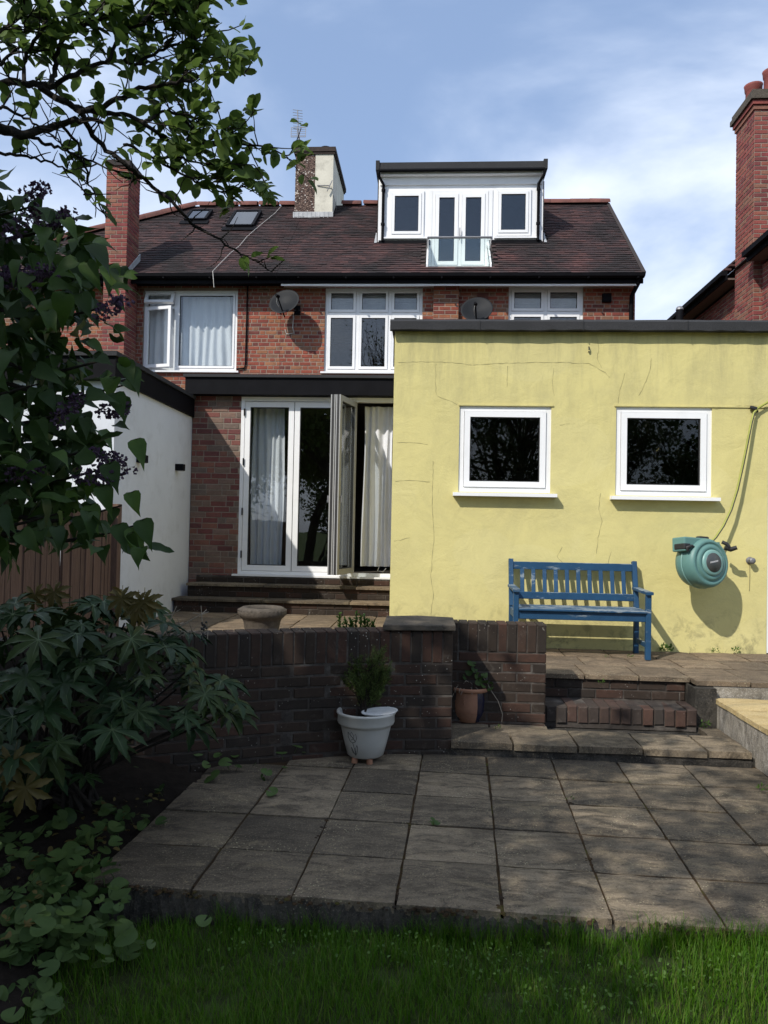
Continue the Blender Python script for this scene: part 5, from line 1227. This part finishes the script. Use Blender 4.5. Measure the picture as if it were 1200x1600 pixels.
for i, (p, d) in enumerate(LIST):
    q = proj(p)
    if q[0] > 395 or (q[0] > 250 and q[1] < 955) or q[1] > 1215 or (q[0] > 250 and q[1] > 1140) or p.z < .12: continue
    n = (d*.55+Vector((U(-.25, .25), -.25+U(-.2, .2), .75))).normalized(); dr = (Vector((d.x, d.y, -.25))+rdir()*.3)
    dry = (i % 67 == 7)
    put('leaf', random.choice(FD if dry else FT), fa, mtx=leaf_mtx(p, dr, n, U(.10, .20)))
    if i % 3 == 0: stm.tube([fc+Vector((U(-.2, .2), U(-.1, .1), 0)), fc.lerp(p, .5)+Vector((0, 0, .05)), p-d*.05], [.012, .008, .005], 5, False)
for px, py in ((20, 1190), (40, 1230)):
    put('leaf', FD[0], fa, mtx=leaf_mtx(at(px, py, 3.2), Vector((.1, -.2, -1)), Vector((.2, -1, .2)), .13))
for px, py in ((85, 925), (190, 935), (55, 930), (215, 945), (225, 940)):
    put('leaf', FD[0], fa, mtx=leaf_mtx(at(px, py, 3.9), Vector((.2, -.2, -.9)), Vector((.1, -1, .3)), U(.10, .13)))
stm.build('stems', MAT['bark'], fa, fix=False)
b = MB()
for k, (px, py) in enumerate(((300, 985), (315, 960), (280, 975), (325, 985), (270, 960))):
    s = at(255, 1010, 4.1); e = at(px, py, 4.1); b.tube([s, s.lerp(e, .5)+Vector((0, 0, .03)), e], .004, 4, False)
    for _ in range(6): b.tube([e, e+rdir()*.05], .002, 4, False)
b.build('flower_stalks', MAT['twig'], fa, fix=False)
b = MB(); p = at(318, 985, 4.05)
for _ in range(16): b.lathe([(.0005, -.008), (.008, 0), (.0005, .008)], 6, Matrix.Translation(p+Vector((U(-.015, .015), U(-.015, .015), U(-.06, .06)))))
b.build('berries', MAT['rubber'], fa, fix=False)

# ---------------------------------------------------------------- round leaved ground plants
def round_patch(label, spots, group=None, par_name='ground_plant'):
    p0 = spots[0][0]; t = thing(par_name, (p0.x, p0.y, p0.z-.05), label, 'plant', group)
    for p, s in spots: put('leaf', random.choice(RT), t, mtx=leaf_mtx(p, Vector((U(-1, 1), U(-1, .2), U(-.3, .1))), Vector((U(-.6, .6), U(-.8, .2), 1)), s, U(.8, 1.15)))
    return t
def patch(poly_c, n, rx, ry, z=(.0, .10), s=(.018, .048)):
    out = []
    for _ in range(n):
        a = U(0, 6.283); r = math.sqrt(U(0, 1)); px, py = poly_c[0]+rx*r*math.cos(a), poly_c[1]+ry*r*math.sin(a)
        out.append((onz(px, py, U(*z)), U(*s)))
    return out
round_patch('dense patch of round green leaves in the bed at far left, middle height', patch((85, 1300), 135, 105, 80))
round_patch('patch of round green leaves spilling over the patio corner at lower left', patch((85, 1395), 110, 115, 60, (-.05, .05)))
round_patch('round green leaves at the lawn edge beside the concrete patio edge', patch((105, 1470), 75, 110, 50, (-.12, -.02)))
round_patch('lowest round leaves at bottom left corner of the lawn', patch((45, 1560), 24, 60, 32, (-.15, -.08), (.022, .036)))
round_patch('few round leaves in dark soil under the big shrub', patch((205, 1250), 30, 65, 50, (.0, .06), (.02, .034)))
round_patch('broad round leaves at the foot of the curved wall below the big shrub', [(onz(330, 1212, .03), .055), (onz(352, 1190, .07), .045), (onz(310, 1175, .10), .035), (onz(340, 1180, .1), .03), (onz(367, 1180, .06), .032), (onz(372, 1198, .03), .025), (onz(322, 1195, .05), .03)])
round_patch('straggling round leaved weed on the slabs left of the white pot', [(onz(440, 1175, .1), .035), (onz(465, 1165, .12), .036), (onz(417, 1205, .05), .034), (onz(425, 1238, .02), .036), (onz(410, 1215, .03), .02), (onz(445, 1200, .02), .022), (onz(398, 1195, .05), .018), (onz(474, 1175, .08), .016)])
round_patch('single small leafy sprig lying on a patio slab joint', [(onz(676, 1283, .012), .020), (onz(683, 1285, .010), .018)], par_name='fallen_leaf')
round_patch('lone pale leaf in the grass below the patio edge', [(onz(318, 1440, -.02), .034), (onz(236, 1475, -.06), .018)], par_name='fallen_leaf')

# ---------------------------------------------------------------- small weeds
wtp = MB(); wtp.add([(0, 0, 0), (.16, .35, .06), (.2, .7, .0), (0, 1, -.1), (-.2, .7, .0), (-.16, .35, .06)], [(0, 1, 2, 3), (0, 3, 4, 5)])
def weed(px, py, zz, label, size, n, up=.6):
    p = onz(px, py, zz)
    if p.y > 7.69: p.x *= 7.69/p.y; p.y = 7.69
    t = thing('weed', p, label, 'weed', 'small weeds in the paving'); m = []
    for _ in range(n): m.append(leaf_mtx(p+Vector((U(-1, 1)*size*.7, U(-.5, .5)*size*.6, U(0, size*.7))), (rdir()+Vector((0, 0, up))).normalized(), rdir(.6), U(.25, .6)*size))
    cloud('leaves', wtp, m, MAT['leaf_weed'], t, None)
weed(1040, 1014, TZ+.01, 'leafy green weed at wall foot just right of the bench', .085, 46)
weed(1118, 1014, TZ+.01, 'small weed at yellow wall foot below the hose reel, left one', .05, 22)
weed(1150, 1015, TZ+.01, 'small weed at yellow wall foot below the hose reel, right one', .06, 26)
weed(985, 1028, TZ+.005, 'tiny weed in terrace joint under the bench front leg', .04, 18)
weed(948, 1027, TZ+.005, 'tiny weed in terrace joint below the bench seat', .03, 10)
weed(1103, 1137, .105, 'bright weed on the slab right of the brick step', .055, 26)
weed(1015, 1091, .235, 'small weed on top of the brick step, right half', .035, 16)
weed(940, 1068, .40, 'weed hanging below the terrace slab above the steps', .035, 16)
weed(983, 1127, .10, 'weed at the foot of the brick step', .035, 18)
weed(970, 1130, .10, 'low weed left of another at the brick step foot', .025, 10)
weed(1193, 1236, .01, 'weed on the patio at the right edge by the plinth', .05, 22)
weed(984, 1222, .005, 'tiny green sprig in the patio joint further right below the ledge', .022, 8)
weed(889, 1250, .005, 'grassy tuft in a patio joint directly below the brick steps', .03, 12)
weed(778, 1140, .11, 'weed beside the terracotta and blue pot', .04, 16)
weed(845, 1105, .14, 'dark weed in the corner of low wall and brick step', .05, 20)
weed(455, 1398, -.02, 'moss and weed at the patio front edge joint', .02, 8)
# rosemary like tuft behind the wall top
rs_ = thing('potted_herb', (-.75, 5.75, .6), 'spiky green herb sprigs rising behind the curved wall top', 'herb'); b = MB(); m = []
for px, h in ((530, 960), (540, 968), (548, 966), (557, 958), (563, 964), (569, 962), (575, 970), (583, 972), (551, 972), (536, 975)):
    e = at(px, h, 5.8); s = e+Vector((U(-.02, .02), U(-.02, .02), -.2)); b.tube([s, e], .0035, 4, False)
    for k in range(60): t = U(.2, 1); m.append(leaf_mtx(s.lerp(e, t), (Vector((0, 0, .9))+rdir()*.8).normalized(), rdir(), U(.022, .036)))
b.build('stems', MAT['bark'], rs_, fix=False); cloud('foliage', wtp, m, MAT['leaf_weed'], rs_)

# ---------------------------------------------------------------- grass
gt = MB(); gt.add([(-.5, 0, 0), (.5, 0, 0), (.38, .06, .45), (-.38, .06, .45), (.2, .2, .8), (-.2, .2, .8), (0, .42, 1.0)], [(0, 1, 2, 3), (3, 2, 4, 5), (5, 4, 6)])
def grass(n, x0, x1, y0, y1, hh):
    m = []
    for _ in range(n):
        x, y = U(x0, x1), U(y0, y1)
        fy = gp((x+.044)/.45, 3.98).y
        if y > fy-.012: continue
        if math.sin(9*x+3*y)*math.sin(11*y-4*x) > .72 and random.random() < .75: continue
        if x < -1.0 and random.random() < (-1.0-x)*1.6: continue
        h = U(*hh)*(1+.35*math.sin(5*x+2)*math.sin(7*y)); a = U(0, 6.283); w = U(.0022, .0042)
        M_ = Matrix.Translation((x, y, lawn_z(x, y)-.004)) @ Matrix.Rotation(a, 4, 'Z') @ Euler((U(-.45, .25), 0, 0)).to_matrix().to_4x4() @ Matrix.Diagonal((w, h, h, 1)); m.append(M_)
    return m
def edge_tufts(n):
    m = []
    for _ in range(n):
        x = U(-.9, 2.1)
        if math.sin(6*x)+math.sin(13*x+1)+x*.9 < U(-.8, 1.2): continue
        y = gp((x+.044)/.45, 3.98).y-abs(random.gauss(0, .03))-.012; h = U(.07, .14); w = U(.0024, .0042)
        m.append(Matrix.Translation((x, y, lawn_z(x, y)-.004)) @ Matrix.Rotation(U(0, 6.283), 4, 'Z') @ Euler((U(-.5, .2), 0, 0)).to_matrix().to_4x4() @ Matrix.Diagonal((w, h, h, 1)))
    return m
m = edge_tufts(3500)+grass(42000, -1.7, 2.2, 2.35, 3.42, (.03, .085))+grass(11000, -3, 3.2, .2, 2.4, (.05, .10))
tag(cloud('grass', gt, m, MAT['grass'], None), 'short green lawn grass below the patio edge', 'grass', kind='stuff')

# clover and leaf litter
m = []
for _ in range(900):
    cx_, cy_ = random.choice(((-.05, 3.1), (.25, 3.05), (.9, 2.95), (-.6, 3.15), (.5, 2.8), (1.3, 3.0))); x, y = random.gauss(cx_, .16), random.gauss(cy_, .07)
    if y > gp((x+.044)/.45, 3.98).y-.03: continue
    m.append(leaf_mtx(Vector((x, y, lawn_z(x, y)+U(.02, .06))), rdir(-.3), rdir(1.2), U(.010, .020), 1.6))
tag(cloud('clover', wtp, m, MAT['leaf_weed'], None), 'small clover leaves scattered in the lawn', 'clover', kind='stuff')
m = [leaf_mtx(Vector((U(-3.0, -1.5), U(2.4, 4.4), U(.0, .06))), Vector((U(-1, 1), U(-1, 1), U(-.2, .2))), rdir(1.5), U(.02, .05)) for _ in range(700)]
tag(cloud('leaf_litter', OL, m, MAT['leaf_dry'], None), 'dry fallen leaves on the dark soil of the bed', 'leaf litter', kind='stuff')

# ---------------------------------------------------------------- overhanging tree, upper left
tr = thing('overhanging_tree', (-3.2, 1.5, -.1), 'tree with small oval leaves and dark twisting branches overhanging from upper left', 'tree')
wood = MB(); MT = []
def smooth(P, n=4):
    out = []
    for i in range(len(P)-1):
        p0, p1, p2, p3 = P[max(i-1, 0)], P[i], P[i+1], P[min(i+2, len(P)-1)]
        for k in range(n):
            t = k/n; out.append(.5*((2*p1)+(-p0+p2)*t+(2*p0-5*p1+4*p2-p3)*t*t+(-p0+3*p1-3*p2+p3)*t**3))
    return out+[P[-1]]
trk = smooth([Vector((-3.2, 1.5, -.15)), Vector((-3.15, 1.55, .9)), Vector((-2.95, 1.7, 1.9)), Vector((-2.6, 1.9, 2.6)), Vector((-2.2, 2.2, 3.0))]); b = MB(); b.tube(trk, [.15-.08*i/len(trk) for i in range(len(trk))], 10); b.build('trunk', MAT['bark'], tr, fix=False)
def leaves_at(p, d, n, L=.062):
    for _ in range(n):
        ld = (d*.5+rdir()*.8+Vector((.15, 0, .12))).normalized(); MT.append(leaf_mtx(p+rdir()*.012, ld, (Vector((U(-.5, .5), U(-.8, .3), .7))), L*U(.7, 1.15), U(.85, 1.1)))
def limb(pix, Y0, Y1, r0, r1, tw=.10, lf=1.0, start=0.0, fork=True):
    n = len(pix); P = [at(x, y, Y0+(Y1-Y0)*i/(n-1)+(.03 if i % 2 else -.03)) for i, (x, y) in enumerate(pix)]; S = smooth(P, 5)
    if pix[0][0] < 5:          # grows out of the trunk's head
        h0 = Vector((-2.2, 2.2, 3.0)); S = smooth([h0, h0.lerp(S[0], .5)+Vector((0, .03, .03)), S[0]], 3)[:-1]+S
    S = [p+rdir()*.006 for p in S]; wood.tube(S, [r0+(r1-r0)*i/(len(S)-1) for i in range(len(S))], 6)
    for i in range(1, len(S)):
        f = i/len(S)
        if f < start: continue
        if random.random() < .95*lf or i > len(S)-3:
            d = (S[i]-S[i-1]).normalized(); td = (d*.5+rdir()*.9+Vector((.05, 0, .25))).normalized(); L = U(.04, tw*1.7); q = S[i]; pts = [q]
            for k in range(3): td = (td+rdir()*.25).normalized(); q = q+td*L/3; pts.append(q); leaves_at(q, td, 1 if random.random() < .8*lf else 0)
            wood.tube(pts, [.003, .0026, .002, .0015], 4, False); leaves_at(q, td, random.choice((1, 2, 3, 4)) if random.random() < .95*lf else 0)
        elif fork and random.random() < .5:
            q = S[i]; td = rdir(.3); pts = [q]
            for k in range(4): td = (td+rdir()*.5).normalized(); q = q+td*.03; pts.append(q)
            wood.tube(pts, [.003, .0026, .002, .0015, .001], 4, False)
z25 = lambda *p: [(x/2.5, y/2.5) for x, y in p]
limb([(-60, 190)]+z25((0, 500), (100, 525), (240, 480), (330, 470), (430, 480)), 2.5, 2.65, .026, .006, .1, .35)
limb([(-60, 130)]+z25((0, 325), (110, 325), (205, 335), (300, 290), (420, 240), (540, 250), (620, 235)), 2.5, 2.75, .017, .004, .1, .8, .3)
limb(z25((150, 335), (220, 380), (310, 440), (380, 550), (480, 640), (580, 710), (680, 800), (760, 880), (860, 940), (960, 1000), (1060, 1055)), 2.55, 2.85, .012, .002, .05, .22, .25)
limb(z25((220, 380), (330, 430), (440, 400), (540, 345), (690, 325), (800, 300), (900, 290), (955, 295)), 2.55, 2.8, .011, .003, .11, 1.0, .25)
limb(z25((310, 440), (430, 440), (560, 480), (680, 560), (800, 560), (900, 560), (1010, 570), (1130, 610)), 2.6, 2.9, .010, .0025, .11, 1.0, .2)
limb(z25((560, 480), (640, 440), (740, 450), (830, 480), (900, 520)), 2.65, 2.8, .006, .002, .11, 1.0, .1)
limb(z25((600, 620), (680, 610), (780, 640), (880, 650), (990, 640)), 2.7, 2.8, .005, .002, .10, 1.0, .1)
limb(z25((480, 560), (600, 620), (700, 680), (800, 720), (870, 750), (960, 720)), 2.65, 2.85, .006, .002, .10, 1.0, .2)
limb(z25((205, 335), (215, 250), (240, 150), (300, 110), (370, 60), (440, -40)), 2.55, 2.6, .010, .003, .10, .9, .2)
limb(z25((95, 330), (100, 230), (160, 120), (190, 20), (200, -60)), 2.5, 2.5, .008, .003, .10, .8, .2)
limb(z25((420, 240), (480, 130), (560, 90), (650, 40), (740, -40)), 2.65, 2.7, .007, .003, .11, 1.0, .1)
limb(z25((540, 250), (640, 190), (750, 150), (755, 60), (800, 10), (850, -40)), 2.7, 2.75, .006, .002, .11, 1.0, .1)
limb(z25((690, 325), (740, 260), (760, 180), (800, 130)), 2.7, 2.7, .005, .002, .10, 1.0, .1)
limb(z25((690, 400), (750, 500), (820, 560)), 2.7, 2.75, .004, .002, .10, 1.0, .1)
limb(z25((240, 480), (300, 560), (330, 640), (350, 720), (380, 780), (420, 850)), 2.65, 2.8, .006, .002, .07, .35, .3)
limb(z25((100, 525), (180, 560), (260, 590), (340, 620), (420, 660), (520, 700)), 2.6, 2.7, .007, .002, .08, .4, .3)
limb(z25((0, 420), (80, 450), (160, 500), (220, 540)), 2.5, 2.6, .008, .002, .07, .3, .3)
limb(z25((0, 600), (100, 610), (200, 640), (300, 690), (330, 760)), 2.6, 2.7, .007, .002, .07, .4, .3)
limb(z25((0, 250), (60, 200), (100, 90), (60, 10)), 2.5, 2.5, .008, .002, .09, .9, .1)
limb(z25((300, 110), (420, 60), (500, -20)), 2.6, 2.6, .006, .002, .09, 1.0, .1)
limb(z25((560, 90), (600, 20), (640, -40)), 2.6, 2.6, .006, .002, .09, 1.0, .1)
limb(z25((640, 190), (690, 110), (700, 30), (760, -30)), 2.7, 2.7, .006, .002, .09, 1.0, .1)
limb(z25((0, 130), (70, 60), (110, -30)), 2.45, 2.45, .008, .003, .10, 1.0, .0)
wood.build('branches', MAT['bark'], tr, fix=False)
print('tree leaves in view', len(MT))
random.shuffle(MT); lm = [mesh_of(leaf_tpl('ovate', *a), 'leaf', MAT['leaf_tree']) for a in ((.22, .33, 0), (.05, .2, .12), (.4, .5, -.15), (-.1, .25, .05))]
for m in MT[:300]: put('leaf', random.choice(lm), tr, mtx=m)
if len(MT) > 300: cloud('foliage', OL, MT[300:], MAT['leaf_tree_i'], tr)

# crown of the same tree outside the picture: leaves culled to shape patio shade
def in_view(p, mg=60):
    q = proj(p); return q[2] > .1 and -mg < q[0] < 1200+mg and -mg < q[1] < 1600+mg
CL = [(Vector((U(-6.2, .2), U(-4.0, 2.6), U(3.2, 6.8))), U(.55, 1.0)) for _ in range(60)]
crown = []; tries = 0; SDv = Vector(SUND)
while len(crown) < 17000 and tries < 200000:
    tries += 1; c, r = random.choice(CL); p = c+rdir()*r*U(.2, 1)**.5
    if ((p.x+3.0)/3.6)**2+((p.y+.6)/3.8)**2+((p.z-4.9)/2.3)**2 > 1: continue
    s = p.z/1.15; lx, ly = p.x+.8*s, p.y+s
    s2 = (p.z-.43)/1.15; ly2 = p.y+s2; lx2 = p.x+.8*s2
    if ly2 > 6.35+.25*math.sin(lx2*3) or (lx2 > 1.95 and ly2 > 4.6): continue
    if lx > -.6 and random.random() < (.93 if ly > 3.2 else .97)*min(1, (lx+.6)/1.6): continue
    if lx > .6+.25*math.sin(ly*5) and ly < 3.0: continue
    if in_view(p): continue
    crown.append(leaf_mtx(p, rdir(-.2), rdir(.7), U(.10, .15), 1.1))
print('crown', len(crown), tries)
cloud('crown', OL, crown, MAT['leaf_tree_i'], tr)
b = MB()
for c, r in CL[:26]:
    if not in_view(c, 200): b.tube([trk[-4], trk[-4].lerp(c, .5)+Vector((U(-.4, .4), U(-.4, .4), .5)), c], [.03, .016, .006], 5, False)
b.build('upper_limbs', MAT['bark'], tr, fix=False)

# ---------------------------------------------------------------- lilac
li = thing('lilac_bush', (-2.1, 2.5, -.05), 'lilac bush with heart shaped leaves and purple flower clusters along the left edge', 'lilac')
HL = LT['heart']; hm = [mesh_of(leaf_tpl('heart', *a), 'leaf', MAT['leaf_lilac']) for a in ((.22, .33, 0), (.4, .15, .12), (.1, .5, -.12), (.5, .4, .05))]; LM = []
REG = [(0, 300), (40, 305), (80, 330), (130, 335), (165, 375), (170, 420), (195, 430), (190, 470), (185, 520), (210, 560), (225, 600), (195, 620), (190, 660), (185, 690), (215, 720), (160, 740), (185, 780), (230, 800), (235, 860), (190, 850), (150, 860), (110, 845), (60, 840), (20, 870), (0, 870)]
def inpoly(x, y, P):
    c = False; n = len(P)
    for i in range(n):
        (x1, y1), (x2, y2) = P[i], P[i-1]
        if (y1 > y) != (y2 > y) and x < (x2-x1)*(y-y1)/(y2-y1)+x1: c = not c
    return c
stem = MB(); heads = []
while len(LM) < 330:
    x, y = U(-60, 235), U(295, 870)
    if x >= 0 and not inpoly(x, y, REG): continue
    if x > 110 and random.random() < .45: continue
    p = at(x, y, U(2.05, 2.75)); d = Vector((U(-.5, .9), U(-.8, .3), U(-1.0, .25))).normalized(); n = Vector((U(-.4, .5), U(-.9, .1), U(.2, 1)))
    LM.append(leaf_mtx(p, d, n, U(.060, .098), U(.9, 1.1)))
for px, py in ((222, 712), (180, 750), (218, 850), (195, 845), (150, 815), (215, 795), (232, 838), (170, 785), (205, 590), (215, 600), (190, 640), (195, 445), (180, 440)):
    LM.append(leaf_mtx(at(px-10, py-25, 2.25), Vector((.4, -.3, -.8)), Vector((.2, -.9, .4)), U(.075, .095)))
for m in LM[-300:]: put('leaf', random.choice(hm), li, mtx=m)
bk_ = []
for _ in range(2300):
    x, y = U(-420, 150), U(270, 860)
    if x > 0 and not inpoly(x+25, y, REG): continue
    p = at(x, y, U(2.4, 3.0)); bk_.append(leaf_mtx(p, rdir(-.4), rdir(.5), U(.06, .09)))
cloud('foliage', HL, LM[:-300]+bk_, MAT['leaf_lilac_i'], li)
root = Vector((-2.9, 2.3, -.1))
for px, py in ((60, 320), (110, 350), (160, 480), (170, 560), (200, 600), (150, 700), (170, 730), (190, 790), (215, 820), (100, 800), (60, 600), (40, 420), (120, 640)):
    e = at(px, py, 2.4); h = at(px-110, py+25, 2.5); stem.tube(smooth([root, Vector((-2.6, 2.4, 1.2)), h+Vector((-.35, 0, .0)), h, e], 3), [.02-.0175*k/12 for k in range(13)], 5, False)
stem.build('stems', MAT['bark'], li, fix=False)
ft = MB(); ft.add([(0, 0, 0), (.5, .5, .2), (0, 1, .35), (-.5, .5, .2)], [(0, 1, 2, 3)]); 
for px, py, L, ang in ((35, 350, .14, .5), (92, 340, .10, .2), (30, 440, .13, -.1), (15, 425, .10, .1), (175, 480, .10, .4), (105, 640, .12, .6), (165, 715, .11, -.1), (150, 745, .14, .0), (180, 735, .12, .1), (40, 735, .10, .3), (55, 300, .09, .2), (180, 640, .09, 0), (70, 425, .10, .0)):
    p = at(px, py, U(2.15, 2.4)); d = Vector((math.cos(ang), -.2, math.sin(ang))).normalized(); fl = []
    for _ in range(110):
        t = U(-.5, .5); r = .030*(1-.6*abs(t+.1)); q = p+d*(t*L)+rdir()*r*U(.4, 1); dr_ = (q-p-d*(t*L)).normalized()
        for k in range(2): fl.append(leaf_mtx(q, (dr_+rdir()*.8), rdir(), U(.008, .014)))
    cloud('flower_cluster', ft, fl, MAT['lilac_fl'], li, None)

# ---------------------------------------------------------------- trees at the bottom of the garden, mirrored in the windows
def back_tree(x, y, h, rx, rz, n, label, sparse=False, ls=.16):
    t = thing('garden_tree', (x, y, -.2), label, 'tree', 'trees behind the lawn'); b = MB(); tp = Vector((x, y, -.3)); m = []
    b.tube([tp, tp+Vector((.05, 0, h*.35)), tp+Vector((0, .1, h*.6))], [.18, .13, .08], 8); b.build('trunk', MAT['bark'], t, fix=False); b = MB()
    cl = []
    for i in range(26 if not sparse else 40):
        d = rdir(.25); c = Vector((x, y, h-rz))+Vector((d.x*rx, d.y*rx, d.z*rz))*U(.55, 1); cl.append(c)
        s = tp+Vector((0, 0, h*U(.35, .6))); mid = s.lerp(c, .5)+Vector((U(-.2, .2), U(-.2, .2), .25)); b.tube([s, mid, c], [.05, .03, .012], 5, False)
        for _ in range(7 if sparse else 3):
            e = c+rdir(.3)*U(.5, 1.1); b.tube([mid.lerp(c, U(.3, 1)), e+Vector((0, 0, -.1)), e], [.014, .009, .004], 4, False); cl.append(e)
    b.build('branches', MAT['bark'], t, fix=False)
    for _ in range(n): c = random.choice(cl); m.append(leaf_mtx(c+rdir()*U(.1, .75), rdir(-.2), rdir(.5), ls*U(.7, 1.2)))
    cloud('crown', OL, m, MAT['hedge_i'], t)
back_tree(-7.5, -9.5, 6.5, 2.6, 2.4, 2600, 'bushy tree at the far left end of the garden, behind the photographer')
back_tree(-3.2, -11, 5.4, 2.6, 2.4, 5000, 'low bushy tree left of middle at the garden end, behind the photographer')
back_tree(2.2, -10, 7.2, 2.7, 2.9, 11000, 'dense round tree in the middle of the garden end, behind the photographer', False, .11)
back_tree(6.0, -10.5, 5.8, 2.4, 2.4, 9000, 'round tree right of middle at the garden end, behind the photographer', False, .11)
back_tree(10.0, -10, 5.2, 2.4, 2.2, 5000, 'bushy tree at the far right end of the garden, behind the photographer')
back_tree(-2.6, -13, 13.5, 2.8, 4.5, 700, 'tall almost bare tree mirrored in the upper window, behind the photographer', True, .12)
back_tree(3.4, -14, 9.0, 2.4, 3.0, 800, 'half bare tree mirrored in the yellow wall windows, behind the photographer', True, .12)
